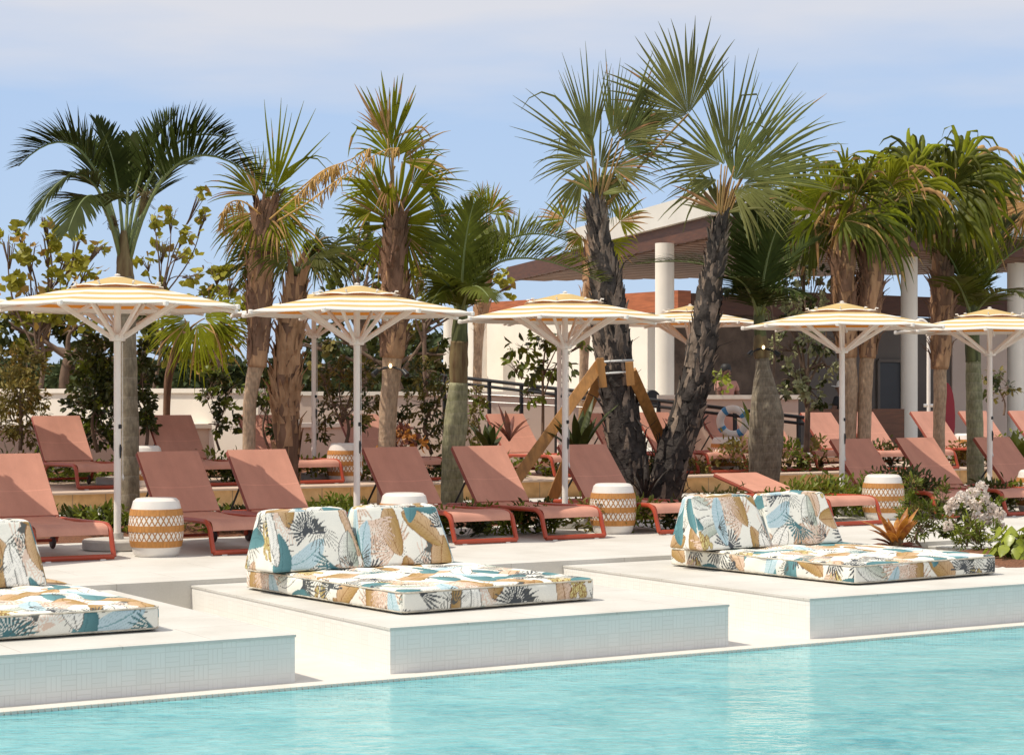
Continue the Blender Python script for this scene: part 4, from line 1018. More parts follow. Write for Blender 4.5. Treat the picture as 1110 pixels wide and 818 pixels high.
# --- 13: feather palm with green ringed trunk, right
rg=random.Random(13); d=28.6
t,b=palm('palm_tree','feather palm with greyish green ringed trunk beside the fifth parasol pole',(1057,520),d)
trunk([(1058,530),(1057,480),(1056,430),(1055,390)],[9.5,9,9,8],d,b,M['green_trunk'],t)
trunk([(1055,392),(1054,370),(1053,345),(1053,325)],[8.5,8,7,4],d,b,M['sheath_green'],t,'crown_sheath')
for p0,p1,p2,z,ll,nl,kw in [((1053,345),(1048,280),(1026,240),(0,.2,.5),.34,44,dict(vee=.2)),((1053,345),(1066,270),(1100,236),(0,.2,.4),.36,44,dict(vee=.2)),((1054,345),(1075,270),(1128,262),(0,-.2,-.4),.42,44,dict(vee=.4)),
 ((1053,345),(1042,290),(1018,262),(0,-.3,-.6),.38,40,dict(vee=.2)),((1054,345),(1078,300),(1112,320),(0,-.4,-.9),.38,40,dict(vee=.1,droop=.5)),((1053,345),(1060,290),(1070,240),(0,.3,.7),.3,36,dict(vee=.2)),((1053,345),(1040,300),(1030,300),(0,-.5,-1.0),.34,34,dict(vee=.1))]:
    featpx(t,b,d,p0,p1,p2,rg,z,nl,ll,mats=[M['sabal_dark'],M['rachis']],**kw)
rg=random.Random(14); d=30
t,b=palm('palm_tree','fan palm cut off by the right photo edge, with reddish dry fans',(1128,500),d)
trunk([(1128,506),(1128,400),(1127,300),(1124,230)],[8,9,13,8],d,b,[M['boot'],M['boot_dark']],t,extra=boots(120,.3,.09,.2,.3,1))
sabal_crown(t,b,d,1122,215,13,34,(48,66),rg,[M['sabal'],M['petiole'],M['dead']],(1124,238),.4,(.4,1.0))
# --- 15: small drooping fan palm by the wall, left
rg=random.Random(15); d=28
t,b=palm('palm_tree','small drooping fan palm left of the slim curved trunk, in front of the low wall',(181,470),d,'small fan palms beside the building')
trunk([(181,472),(181,430),(188,390),(202,360)],[3.5,4,5,5],d,b,M['boot_dark'],t)
for hub,deg,L,sp,dr in [((214,350),-62,78,110,.9),((205,348),225,60,110,1.0),((222,345),20,50,130,1.2),((232,352),-30,56,110,1.2),((200,345),160,44,110,.9)]:
    fanpx(t,b,d,hub,deg,L,sp,26,rg,pet=(203,360),away=-.2,face=(0,.5),mats=fm,droop=dr,dead=.08)

# ------------------------------------------------------------------ building, walls, railing
def wallbox(mb,a,b,z0,z1,th,m=0):              # wall between two ground points
    a=V((a[0],a[1],0)); b=V((b[0],b[1],0)); mb.bar(a+UP*(z0+z1)/2,b+UP*(z0+z1)/2,th,z1-z0,m)
def wallobj(name,label,a,b,z0,z1,th,mat,cap=None,cat='wall'):
    c=(V(a)+V(b))/2; c.z=z0; t=thing(name,label,cat,c)
    mb=MB(); wallbox(mb,a,b,z0,z1,th); mb.build('wall_body',mat,t,smooth=False,origin=c)
    if cap:
        mb=MB(); dv=(V(b)-V(a)); dv.z=0; dv.normalize()
        wallbox(mb,V(a)-dv*.03,V(b)+dv*.03,z1+.001,z1+.071,th+.08); mb.build('coping',cap,t,smooth=False,origin=c)
    return t
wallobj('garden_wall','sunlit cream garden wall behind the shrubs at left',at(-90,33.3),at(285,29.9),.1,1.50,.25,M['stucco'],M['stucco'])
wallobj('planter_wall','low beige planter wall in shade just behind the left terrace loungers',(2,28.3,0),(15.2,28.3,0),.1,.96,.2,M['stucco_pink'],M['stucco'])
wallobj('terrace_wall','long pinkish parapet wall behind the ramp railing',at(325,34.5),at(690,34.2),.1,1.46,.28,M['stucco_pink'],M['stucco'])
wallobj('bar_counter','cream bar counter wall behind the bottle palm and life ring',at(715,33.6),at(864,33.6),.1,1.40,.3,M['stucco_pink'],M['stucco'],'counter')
FL=.42
mb=MB(); q=[at(470,34.6),at(1300,36),at(1300,60),at(470,60)]; mb.add([V((p.x,p.y,FL)) for p in q]+[V((p.x,p.y,-.2)) for p in q],[(0,1,2,3),(0,4,5,1),(1,5,6,2),(2,6,7,3),(3,7,4,0)]); struct('pavilion_floor',mb,M['deck'])
NC=at(770,36.0); LC=at(548,50.5); e=V((1,.115,0)).normalized(); RC=NC+e*30; RF=at(1330,45.5)
BZ=P(0,0,1)
bc=V((NC.x,NC.y,FL)); bt=thing('poolside_pavilion','white pavilion with flat roof, timber slat ceiling and round columns','building',bc)
def slab(mb,ps,z0,z1,m=0):
    n=len(ps); mb.add([V((p.x,p.y,z0)) for p in ps]+[V((p.x,p.y,z1)) for p in ps],[tuple(range(n))[::-1],tuple(range(n,2*n))]+[(i,(i+1)%n,n+(i+1)%n,n+i) for i in range(n)],m)
mb=MB(); slab(mb,[NC,RC,RF,NC.lerp(LC,.62)],4.76,5.22); roof=mb.build('roof',M['fascia'],bt,smooth=False,origin=bc)
mb=MB()
lv=(LC-NC).normalized()
def cut(p,q,r,t):                              # where the line p+q*k meets the line r..t
    v=t-r; den=q.x*v.y-q.y*v.x; return ((r.x-p.x)*v.y-(r.y-p.y)*v.x)/den
for i in range(40):                            # slats run parallel to the front edge
    a=NC+lv*(.45+i*.52)+e*.25; k=min(28,cut(a,e,LC,RF) if abs(e.cross((RF-LC).normalized()).z)>1e-3 else 28)
    if (LC-a).dot(lv)<.2 or k<.5: continue
    mb.bar(V((a.x,a.y,4.40)),V((a.x,a.y,4.40))+e*k,.34,.07)
mb.build('slat_ceiling',M['slat'],bt,smooth=False,origin=bc)
mb=MB(); i1=e*.22+lv*.2
def zed(p,z): return V((p.x,p.y,z))
mb.bar(zed(NC+i1,4.57),zed(LC+i1,4.57),.18,.372); mb.build('edge_beam',M['darkwood'],bt,smooth=False,origin=bc)
mb=MB(); mb.bar(zed(NC+i1+e*.1,4.57),zed(RC+i1,4.57),.18,.37); mb.build('edge_beam',M['darkwood'],bt,smooth=False,origin=bc)
for k in range(1,5):
    a=NC+lv*.3+e*(k*5.2); mb=MB(); mb.bar(zed(a,4.60),zed(a+lv*max(2,min(13,(cut(a,lv,LC,RF)-.3))),4.60),.16,.28); mb.build('cross_beam',M['darkwood'],bt,smooth=False,origin=bc)
def column(px,d,r,z1):
    c=at(px,d); mb=MB(); mb.lathe([(r*1.0,FL),(r,FL+.02),(r,z1-.02),(r,z1)],32,c); mb.build('column',M['stucco'],bt,origin=bc)
column(720.5,38.3,.185,4.41); column(985.5,41.5,.175,4.41); column(1101,43.5,.185,4.41); column(517.5,43.0,.21,3.2); column(486,43.6,.11,3.2)
# lower block: left wall with red-brown beam, then shaded stone, door recess and pale wall to the right
B1=at(706,39.6); B2=at(529,44); B3=at(862,41.5); B4=at(945,43.8); B5=at(1027,45); B6=at(1210,47.2)
def bwall(name,a,b,z0,z1,th,mat): mb=MB(); wallbox(mb,a,b,z0,z1,th); return mb.build(name,mat,bt,smooth=False,origin=bc)
bwall('side_wall',B1,B2,FL,3.12,.2,M['stucco'])
bwall('timber_beam',at(742,38.9),at(521,44.4),3.121,3.53,.34,M['redwood'])
bwall('stone_wall',B1+e*.2,B3,FL,3.1,.25,M['darkstone'])
bwall('back_wall',B3+V((.0,.05,0)),B5,FL,3.2,.2,M['greywall'])
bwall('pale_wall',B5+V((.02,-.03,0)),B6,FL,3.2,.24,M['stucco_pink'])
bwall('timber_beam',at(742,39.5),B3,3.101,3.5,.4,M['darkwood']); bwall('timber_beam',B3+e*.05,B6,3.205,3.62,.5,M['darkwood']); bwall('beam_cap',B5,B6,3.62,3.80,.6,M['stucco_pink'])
mb=MB(); a=at(950,43.2); c=at(976,43.7); wallbox(mb,a,c,FL,2.18,.08); dr=mb.build('door',M['darkdoor'],bt,smooth=False,origin=bc)
mb=MB()
for p in(a,c): mb.bar(zed(p,FL)+V((0,-.05,0)),zed(p,2.22)+V((0,-.05,0)),.07,.07,0,V((0,1,0)))
wallbox(mb,a+V((0,-.05,0)),c+V((0,-.05,0)),2.19,2.26,.07); m_=mb.build('door_frame',M['greywall'],dr,smooth=False,origin=bc)
wallobj('dark_bench_wall','dark low counter front behind the twin-trunk palm',at(880,37.6),at(975,38.6),FL,1.20,.3,M['darkwood'],None,'counter')
t=thing('red_board','tall rounded red board leaning by the wall behind the slender fan palm','board',zed(at(1026.5,43.5),FL))
mb=MB(); n=20; vs=[]
for k in range(n):
    a=2*math.pi*k/n; vs.append((.19*math.cos(a)*(1 if math.sin(a)>0 else 1),.62+.72*(math.copysign(abs(math.sin(a))**.8,math.sin(a))) ))
mb.add([V((x,-.02,z)) for x,z in vs]+[V((x,.03,z)) for x,z in vs],[tuple(range(n)),tuple(range(n,2*n))[::-1]]+[(i,n+i,n+(i+1)%n,(i+1)%n) for i in range(n)]); o=mb.build('board_shell',M['red'],t,smooth=30); o.rotation_euler=(R(-6),0,-YAW)
# ramp handrail
rt=thing('ramp_railing','black two-bar ramp handrail sloping down to the right behind the loungers','railing',zed(at(680,32.5),TZ))
ro=V(rt.location)
ra,rb=P(478,406.5,33.4),P(872,452.5,31.6)
for dz,rr_ in((0,.03),(-.10,.026)):
    mb=MB(); mb.tube([ra+UP*dz,rb+UP*dz],rr_,8); mb.build('handrail',M['black'],rt,origin=ro)
for dz in(-.38,-.50):
    mb=MB(); mb.tube([ra.lerp(rb,.08)+UP*(dz+.12),ra.lerp(rb,.42)+UP*(dz+.25)],.012,6); mb.build('lower_rail',M['steel'],rt,origin=ro)
for px in(482,533,569,608,662,719,800,866):
    tt=(px-478)/(872-478); p=ra.lerp(rb,tt); mb=MB(); mb.bar(zed(p,.2),p-UP*.01,.05,.05,0,V((0,1,0))); mb.build('post',M['black'],rt,smooth=False,origin=ro)
# life ring
c=P(794.5,457,31.35); lt=thing('life_ring','white life ring with blue bands hanging on the ramp railing','life ring',c)
mb=MB(); n=36; mm=[]
def torus(mb,a0,a1,R0,r0,seg):
    pts=[V((math.cos(a0+(a1-a0)*i/seg)*R0,0,math.sin(a0+(a1-a0)*i/seg)*R0)) for i in range(seg+1)]; mb.tube(pts,r0,12,0,cap=True)
torus(mb,0,2*math.pi,.205,.062,40); o1=mb.build('ring',M['ringwhite'],lt)
bands=[o1]
for k in range(4):
    mb=MB(); a=R(45+90*k); torus(mb,a-.16,a+.16,.205,.066,6); o2=mb.build('band',M['ringblue'],lt); bands.append(o2)
lt.rotation_euler=(R(8),R(12),-YAW-.25)
# outdoor shower
c=zed(at(1006.5,36),TZ); sh=thing('outdoor_shower','white outdoor shower post with a curved neck beside the round column','shower',c)
z1=1.47+(428-350)*36/F0-TZ
mb=MB(); mb.tube(smooth_path([(0,0,0),(0,0,z1*.5),(0,0,z1-.12),V((0,0,z1-.02))-RV*.03,V((0,0,z1+.05))-RV*.12,V((0,0,z1+.03))-RV*.2,V((0,0,z1-.08))-RV*.24],5),.035,10); mb.build('pipe',M['white'],sh)
mb=MB(); mb.tube([V((0,0,1.0))-RV*.09,V((0,0,1.0))+RV*.10],.03,8); mb.build('tap',M['steel'],sh); mb=MB(); mb.tube([V((0,-.05,.86))-RV*.05,V((0,-.05,.86))+RV*.06],.035,8); mb.build('tap',M['steel'],sh)
# round-backed black chairs showing over the parapet
def round_chair(): 
    t=thing('round_back_chair','x','chair'); 
    mb=MB(); mb.lathe([(0,0),(.16,0),(.19,.015),(.19,.04),(.17,.05),(0,.05)],20,(0,0,.43)); mb.build('seat',M['black'],t)
    mb=MB(); pr=[(0,-.022),(.15,-.022),(.165,0),(.15,.022),(0,.022)]; mb.lathe(pr,20); mb.v=[(x,z+.17,y+.98) for x,y,z in mb.v]; mb.build('backrest',M['black'],t)
    mb=MB(); mb.tube([(0,.14,.46),(0,.19,.85)],.016,8); mb.build('back_stem',M['black'],t)
    for k in range(4):
        a=R(45+90*k); mb=MB(); mb.tube([(.12*math.cos(a),.12*math.sin(a),.44),(.19*math.cos(a),.19*math.sin(a),0)],.013,6); mb.build('leg',M['black'],t)
    return t
RC0=round_chair()
for i,(px,d,lab,z) in enumerate([(579,36.3,'black round-backed chair showing above the parapet, left one',.48),(622,36.6,'black round-backed chair behind the third parasol pole, left of its twin',.44),(631,37.2,'black round-backed chair behind the third parasol pole, right of its twin',.42),(703,36.0,'black round-backed chair showing above the parapet left of the tall round column',.42)]):
    o=RC0 if i==0 else copy_tree(RC0); o.location=zed(at(px,d),z); o.rotation_euler.z=-YAW+math.pi+rng.uniform(-.4,.4); o['label']=lab; o['group']='black round-backed chairs behind the parapet'
# seated people
def skinobj(name,verts,edges,rad,mat,parent,sub=2):
    me=bpy.data.meshes.new(name); me.from_pydata(verts,edges,[]); o=bpy.data.objects.new(name,me); COL.objects.link(o); o.parent=parent; me.materials.append(mat)
    o.modifiers.new('skin','SKIN'); sv=me.skin_vertices[0].data
    for i,r_ in enumerate(rad): sv[i].radius=(r_,r_) if not isinstance(r_,tuple) else r_
    sv[0].use_root=True
    m=o.modifiers.new('sub','SUBSURF'); m.levels=sub; m.render_levels=sub; m2=o.modifiers.new('w','SMOOTH'); m2.iterations=1
    for p in me.polygons: p.use_smooth=True
    o.modifiers['skin'].use_smooth_shade=True
    return o
def seated(label,loc,rz,shirt,cap):
    t=thing('person',label,'person',loc,rz)
    v=[(0,0,.50),(0,.01,.65),(0,.01,.82),(0,.0,.95),(0,.0,1.04),(0,-.02,1.13),(0,-.02,1.21),(0,-.01,1.28),
       (.17,.0,.95),(.23,-.06,.72),(.17,-.26,.62),(.11,-.36,.62),(-.17,.0,.95),(-.23,-.06,.72),(-.17,-.26,.62),(-.11,-.36,.62),
       (.10,-.05,.48),(.12,-.42,.48),(.12,-.42,.08),(.12,-.54,.03),(-.10,-.05,.48),(-.12,-.42,.48),(-.12,-.42,.08),(-.12,-.54,.03)]
    e_=[(0,1),(1,2),(2,3),(3,4),(4,5),(5,6),(6,7),(3,8),(8,9),(9,10),(10,11),(3,12),(12,13),(13,14),(14,15),(0,16),(16,17),(17,18),(18,19),(0,20),(20,21),(21,22),(22,23)]
    r_=[.14,.135,.15,.13,.052,.082,.092,.06,.062,.048,.038,.03,.062,.048,.038,.03,.085,.065,.045,.035,.085,.065,.045,.035]
    skinobj('body',v,e_,r_,M['skin'],t)
    skinobj('shirt',[(0,0,.50),(0,.01,.66),(0,.01,.82),(0,0,.955),(0,0,1.0),(.175,0,.955),(.222,-.045,.80),(-.175,0,.955),(-.222,-.045,.80)],[(0,1),(1,2),(2,3),(3,4),(3,5),(5,6),(3,7),(7,8)],[.16,.15,.165,.145,.075,.08,.064,.08,.064],shirt,t)
    mb=MB(); mb.lathe([(0,.115),(.05,.11),(.088,.075),(.102,.02),(.098,-.03),(.0,-.03)],18,(0,.005,1.22)); mb.build('cap' if cap else 'hair',M['cap'] if cap else M['hair'],t)
    if cap:
        mb=MB(); mb.box((0,-.13,1.205),(.14,.12,.012),0,Matrix.Rotation(R(-12),3,'X'),.005); mb.build('cap_brim',M['cap'],t)
    for s in(-1,1):
        mb=MB(); mb.lathe([(0,.008),(.010,.004),(.012,0),(.010,-.004),(0,-.008)],8,(s*.034,-.108,1.185)); mb.build('eye',M['hair'],t)
        mb=MB(); mb.lathe([(0,.03),(.012,.02),(.014,0),(.01,-.025),(0,-.03)],8,(s*.094,-.01,1.17)); mb.build('ear',M['skin'],t)
    mb=MB(); mb.tube([(0,-.105,1.185),(0,-.128,1.155),(0,-.105,1.145)],[.008,.016,.01],8); mb.build('nose',M['skin'],t)
    mb=MB(); mb.tube([(-.025,-.103,1.118),(0,-.108,1.116),(.025,-.103,1.118)],.006,6); mb.build('mouth',M['crimson'],t)
    return t
def stool_seat(label,loc):
    t=thing('bar_stool',label,'stool',loc); mb=MB(); mb.lathe([(0,0),(.16,0),(.18,.02),(.16,.05),(0,.05)],20,(0,0,.36)); mb.build('seat',M['darkwood'],t)
    for k in range(4):
        a=R(45+90*k); mb=MB(); mb.tube([(.12*math.cos(a),.12*math.sin(a),.36),(.17*math.cos(a),.17*math.sin(a),0)],.014,6); mb.build('leg',M['black'],t)
p1=zed(at(787,36.4),FL+.30); seated('person with short black hair in a dusty pink shirt sitting behind the bar counter',p1,-YAW+.5,M['shirt'],False)
mb=MB(); mb.box((p1.x,p1.y,FL+.16),(1.2,1.2,.28),0,None,.01); tag(mb.build('bar_platform',M['darkwood'],None,smooth=False),'dark timber step behind the bar counter under the seated person','step'); stool_seat('dark stool under the person in the pink shirt',p1+UP*.003)
p2=zed(at(912,39.6),FL+.02); seated('person in a dark shirt and white cap sitting behind the fourth parasol pole',p2,-YAW-2.2,M['shirt_dark'],True); stool_seat('dark stool under the person in the white cap',p2)

# pine braces on the left black trunk
t=thing('tree_brace','golden pine brace of three beams strapped to the left black palm trunk','tree support',zed(at(672,25.2),0)); bo=V(t.location)
for a,b in(((652,392,25.15),(552,530,24.0)),((650,410,25.9),(596,548,26.3)),((684,402,25.2),(724,492,26.2))):
    mb=MB(); pa,pb=P(*a),P(*b); mb.bar(pa,pb,.145,.06,0,FV,.004); mb.build('beam',M['brace'],t,smooth=False,origin=bo)
for a,b in(((650,388,25.05),(654,420,25.05)),((682,392,25.05),(684,418,25.05))):
    mb=MB(); mb.bar(P(*a),P(*b),.10,.06,0,FV,.004); mb.build('block',M['brace'],t,smooth=False,origin=bo)
for yy in(392,404):
    mb=MB(); c=P(666,yy,25.6); mb.tube([c+V((math.cos(2*math.pi*i/24)*.236,math.sin(2*math.pi*i/24)*.236,.015*math.sin(2*math.pi*i/24+yy))) for i in range(25)],.018,6,0,False); mb.build('strap',M['strap'],t,origin=bo)
# spotlights strapped to two trunks
def spot(label,px,py,d,lit):
    c=P(px,py,d); t=thing('tree_spotlight',label,'spotlight',c,-YAW,'spotlights strapped to palm trunks'); t.scale=(.75,.95,.75)
    for s in(-1,1):
        mb=MB(); mb.tube([(s*.06,-.12,-.01),(s*.16,-.15,-.04),(s*.22,-.18,-.09)],.014,6); mb.build('arm',M['black'],t)
        mb=MB(); mb.tube([(s*.20,-.16,-.05),(s*.27,-.22,-.13)],[.035,.05],10); mb.build('lamp_head',M['black'],t)
    mb=MB(); mb.tube([(.13*math.cos(2*math.pi*i/20),.13*math.sin(2*math.pi*i/20),0) for i in range(21)],.012,6,0,False); mb.build('band',M['black'],t)
    mb=MB(); mb.lathe([(0,-.035),(.02,-.025),(.028,0),(.018,.03),(0,.04)],12,(.0,-.16,.02)); mb.build('bulb',M['bulb'],t)
spot('black spotlight pair with a lit bulb on the tall fan palm trunk',424,398,23.7,True)
spot('black spotlight pair with a lit bulb on the neck of the bottle palm',826,378,26.5,True)

# ------------------------------------------------------------------ broadleaf trees and shrubs
def tree(name,label,cat,base,d,clumps,seed,n,L,W,mats,mixk=0.0,droop=.25,round_=.7,trunkr=.05,cl=.16,stem=None,grp=None,forks=1.0,hollow=.35,fold=.15):
    b=P(base[0],base[1],d); t=thing(name,label,cat,b,0,grp); cdl=Cloud(seed); rg=random.Random(seed)
    for c in clumps:
        px,py,rx,ry=c[:4]; dz=c[4] if len(c)>4 else rg.uniform(-.6,.6); dd=d+dz
        m=int(n*(1.7 if cat=='shrub' else 1.25)*(rx*ry)/400.0)+6; k=int(m*mixk)
        rad=(rx*dd/F0,rx*dd/F0,ry*dd/F0)
        cdl.blob(P(px,py,dd),rad,m-k,L,W,droop,hollow,.8,0,cl)
        if k: cdl.blob(P(px,py,dd),rad,k,L,W,droop,hollow,.8,1,cl)
    cdl.build('foliage',mats,t,b,round_,fold)
    mb=MB(); top=P(stem[0],stem[1],d) if stem else P(base[0],base[1]-30,d)
    mb.tube(smooth_path([b,(b+top)/2+V((rg.uniform(-.1,.1),0,0)),top],4),[trunkr*(1-.4*i/8) for i in range(9)],8)
    for c in clumps:
        e_=P(c[0],c[1],d+(c[4] if len(c)>4 else 0)); s_=b.lerp(top,rg.uniform(.55,1)); m_=(s_+e_)/2+V((rg.uniform(-.15,.15),rg.uniform(-.15,.15),rg.uniform(-.05,.2)))
        mb.tube(smooth_path([s_,m_,e_],4),[trunkr*.5*(1-.7*i/8) for i in range(9)],6)
        for _ in range(int(4*forks)):
            q=e_+V((rg.uniform(-1,1)*c[2],rg.uniform(-1,1)*c[2],rg.uniform(-.7,1)*c[3]))*d/F0*.9; mb.tube([m_.lerp(e_,.5),q.lerp(e_,.4),q],[trunkr*.22,trunkr*.15,trunkr*.06],4)
    mb.build('trunk' if cat=='tree' else 'stem',M['twig'],t,smooth=180,origin=b)
    return t
g_=[M['grape'],M['grape_old']]; SG='sea grape trees behind the wall'
tree('sea_grape_tree','yellow-green sea grape tree with open twigs at the left photo edge','tree',(40,440),33.5,[(8,262,14,10),(32,272,16,12),(52,262,14,12),(72,288,18,13),(98,292,18,13),(60,304,18,12),(18,304,16,14),(40,320,22,14),(92,322,16,12),(108,268,9,7),(8,335,18,16),(60,345,26,18),(20,250,9,6),(84,262,8,6),(48,238,7,5)],31,58,.125,.12,g_,.12,.2,.95,.05,.22,(42,350),SG,2)
tree('sea_grape_tree','sparse sea grape tree with a long bare sprig above the leftmost parasol','tree',(165,430),33,[(165,236,11,9),(186,232,12,9),(200,250,13,9),(176,262,12,9),(160,285,10,9),(196,276,12,9),(218,212,7,8),(222,232,6,9),(210,300,12,8),(168,310,12,10)],32,44,.12,.115,g_,.10,.2,.95,.035,.22,(175,310),SG,2)
tree('sea_grape_tree','low dense sea grape tree behind the slim curved palm trunk','tree',(240,430),32.5,[(232,300,17,11),(252,302,16,12),(226,322,18,14),(248,330,22,16),(212,372,22,20),(250,366,20,20),(232,392,26,16)],33,70,.12,.11,g_,.08,.2,.95,.05,.2,(240,350),SG,2)
tree('sea_grape_tree','yellow-green sea grape tree behind the right end of the second parasol','tree',(462,430),34,[(452,306,16,12),(474,300,12,12),(440,322,18,12),(466,330,18,14),(480,318,10,12),(545,300,8,7),(552,312,7,7)],34,70,.12,.115,g_,.08,.2,.95,.05,.2,(460,350),SG,2)
tree('broadleaf_tree','mid-green broadleaf tree between the tall fan palm and the stout palm','tree',(392,430),37,[(388,258,15,14),(404,268,14,12),(380,285,16,14),(400,300,20,16),(372,312,16,14),(416,316,18,14),(386,330,22,14),(360,325,12,10)],35,60,.17,.10,[M['bright'],M['bush']],.4,.25,.7,.10,.12,(392,340),'broadleaf trees behind the wall')
tree('broadleaf_tree','dark spreading tree behind the leftmost parasol canopy','tree',(70,440),36,[(12,355,30,24),(48,362,28,22),(84,352,26,22),(112,368,26,24),(100,392,24,20),(150,350,24,20),(165,380,22,22),(30,388,22,16)],36,70,.17,.11,[M['bush'],M['grape']],.3,.25,.8,.12,.13,(75,380),'broadleaf trees behind the wall')
tree('broadleaf_tree','dark green tree behind the second parasol pole','tree',(440,440),35.5,[(330,372,20,20),(362,362,20,20),(440,372,22,22),(462,362,20,22),(455,400,22,20),(408,392,22,20),(478,385,16,22),(348,398,18,16)],37,66,.17,.10,[M['bush'],M['olive']],.3,.25,.75,.10,.13,(420,390),'broadleaf trees behind the wall')
SB='shrubs along the wall'
tree('fine_leaved_shrub','brownish fine-leaved shrub at the left photo edge','shrub',(22,488),27.4,[(10,400,18,22),(30,395,18,20),(18,428,24,24),(36,430,16,22),(8,455,20,24),(30,462,22,22)],41,150,.105,.03,[M['olive'],M['grape_old']],.08,.1,.6,.03,.15,(22,430),SB,2)
tree('upright_shrub','tall dark green shrub behind the leftmost parasol pole','shrub',(106,490),27.0,[(95,388,18,18),(112,382,18,20),(100,415,24,24),(122,418,20,24),(92,442,20,22),(114,450,26,24),(104,474,24,14)],42,170,.10,.045,[M['bush'],M['bright']],.12,.2,.7,.03,.13,(106,430),SB,2)
tree('upright_shrub','narrow dark shrub on the right of the ringed feather palm trunk','shrub',(158,490),27.0,[(154,386,9,16),(158,410,11,20),(156,440,12,22),(160,462,10,16)],43,150,.10,.045,[M['bush'],M['bright']],.12,.2,.7,.03,.13,(157,440),SB,2)
tree('open_shrub','thin open shrub with a yellowing stem left of the slim curved palm','shrub',(238,488),27.6,[(232,412,14,12),(250,420,16,14),(226,428,12,12),(246,442,14,14),(236,460,8,10),(250,462,10,10)],44,90,.10,.055,[M['bush'],M['bright']],.3,.2,.7,.02,.15,(240,450),SB,2)
tree('upright_shrub','dark shrub between the slim palm and the stout shaggy palm','shrub',(292,488),27.5,[(286,400,14,18),(298,420,14,20),(288,440,14,18),(300,462,12,16)],45,120,.10,.05,[M['bush'],M['bright']],.2,.2,.7,.02,.15,(290,440),SB,2)
tree('fine_leaved_shrub','olive-brown twiggy shrub behind the second terrace parasol pole','shrub',(372,490),27.8,[(352,412,16,18),(374,402,18,18),(392,412,16,20),(362,440,20,20),(384,446,18,20),(345,465,14,16),(400,440,12,18)],46,120,.095,.034,[M['olive'],M['bush']],.35,.1,.6,.03,.15,(372,440),SB,3)
tree('fine_leaved_shrub','olive shrub with dry leaves left of the green ringed palm trunk','shrub',(468,492),28,[(462,408,18,20),(480,420,14,20),(455,436,18,20),(474,450,18,20),(440,462,14,14),(464,474,20,12)],47,130,.09,.034,[M['olive'],M['bush']],.45,.1,.6,.03,.15,(466,440),SB,3)
tree('fine_leaved_shrub','slim olive shrub right of the green ringed palm trunk','shrub',(515,490),28,[(514,425,9,16),(518,445,11,18),(512,466,12,16),(522,480,10,10)],48,140,.08,.034,[M['olive'],M['bright']],.35,.1,.6,.02,.15,(515,450),SB,2)
tree('croton_shrub','low croton with orange leaves behind the second parasol, beside the tall palm trunk','shrub',(440,495),26.8,[(438,472,14,12),(452,480,12,10),(428,482,10,10)],49,90,.13,.05,[M['croton'],M['crimson']],.4,.0,.7,.02,.15,(440,485),SB,1)
tree('young_tree','young slender tree with hanging bright leaves in front of the white building','tree',(588,490),31.0,[(566,378,13,9),(584,368,13,9),(604,376,13,9),(558,398,11,9),(576,402,13,10),(598,398,14,11),(614,400,10,12),(572,432,11,9),(600,364,9,6),(632,372,6,7)],51,70,.16,.06,[M['bright'],M['bush']],.35,.7,.7,.03,.14,(588,395),None,1.5)
tree('silver_buttonwood_tree','silver-leaved tree behind the fourth parasol','tree',(874,490),27.6,[(868,292,16,14),(850,310,16,14),(886,306,14,14),(862,330,22,18),(890,334,18,18),(845,345,14,16),(852,378,18,18),(884,372,20,18),(896,400,16,18),(858,408,18,18),(880,428,18,16),(846,432,10,12)],52,110,.10,.045,[M['silver'],M['bush']],.3,.1,.75,.045,.13,(874,400),None,2)
tree('feathery_shrub','yellow-green feathery shrub between the bottle palm and the silver tree','shrub',(838,420),27,[(836,312,9,10),(828,330,8,8),(842,300,7,7)],53,90,.09,.03,[M['lime'],M['bright']],.4,.1,.6,.02,.15,(836,330),SB,2)
tree('potted_plant','lime green plant on the bar counter right of the black trunk','plant',(776,428),33.6,[(772,412,8,7),(780,408,7,7),(785,418,6,6)],54,90,.13,.06,[M['lime'],M['bright']],.3,.2,.7,.015,.15,(776,418))
tree('open_shrub','dark twiggy shrub against the pale wall at the right photo edge','shrub',(1088,450),36,[(1068,412,10,9),(1082,406,12,10),(1092,418,10,10),(1074,428,8,7)],55,90,.13,.05,[M['bush'],M['olive']],.3,.3,.7,.02,.15,(1085,425),SB,2)
# far treeline
c=Cloud(61); rg=random.Random(61)
for i in range(46):
    px=-60+i*13+rg.uniform(-8,8); d=rg.uniform(62,85); hgt=rg.uniform(20,38)+(30 if 350<px<480 else 0)
    c.blob(P(px,424-hgt*.5,d),(16*d/F0,16*d/F0,hgt*.62*d/F0),240,.42,.20,.2,.4,.8,0,.14)
o=c.build('distant_trees',M['far'],None,(0,0,0)); o['kind']='stuff'; o['label']='dark green far-off trees behind the wall'
c=Cloud(62)
for i in range(60):
    px=450+i*16; d=rg.uniform(95,120); c.blob(P(px,420,d),(14*d/F0,14*d/F0,12*d/F0),110,.5,.25,.2,.4,.8,0,.14)
o=c.build('distant_trees',M['far'],None,(0,0,0)); o['kind']='stuff'; o['label']='low far-off trees behind the pavilion'

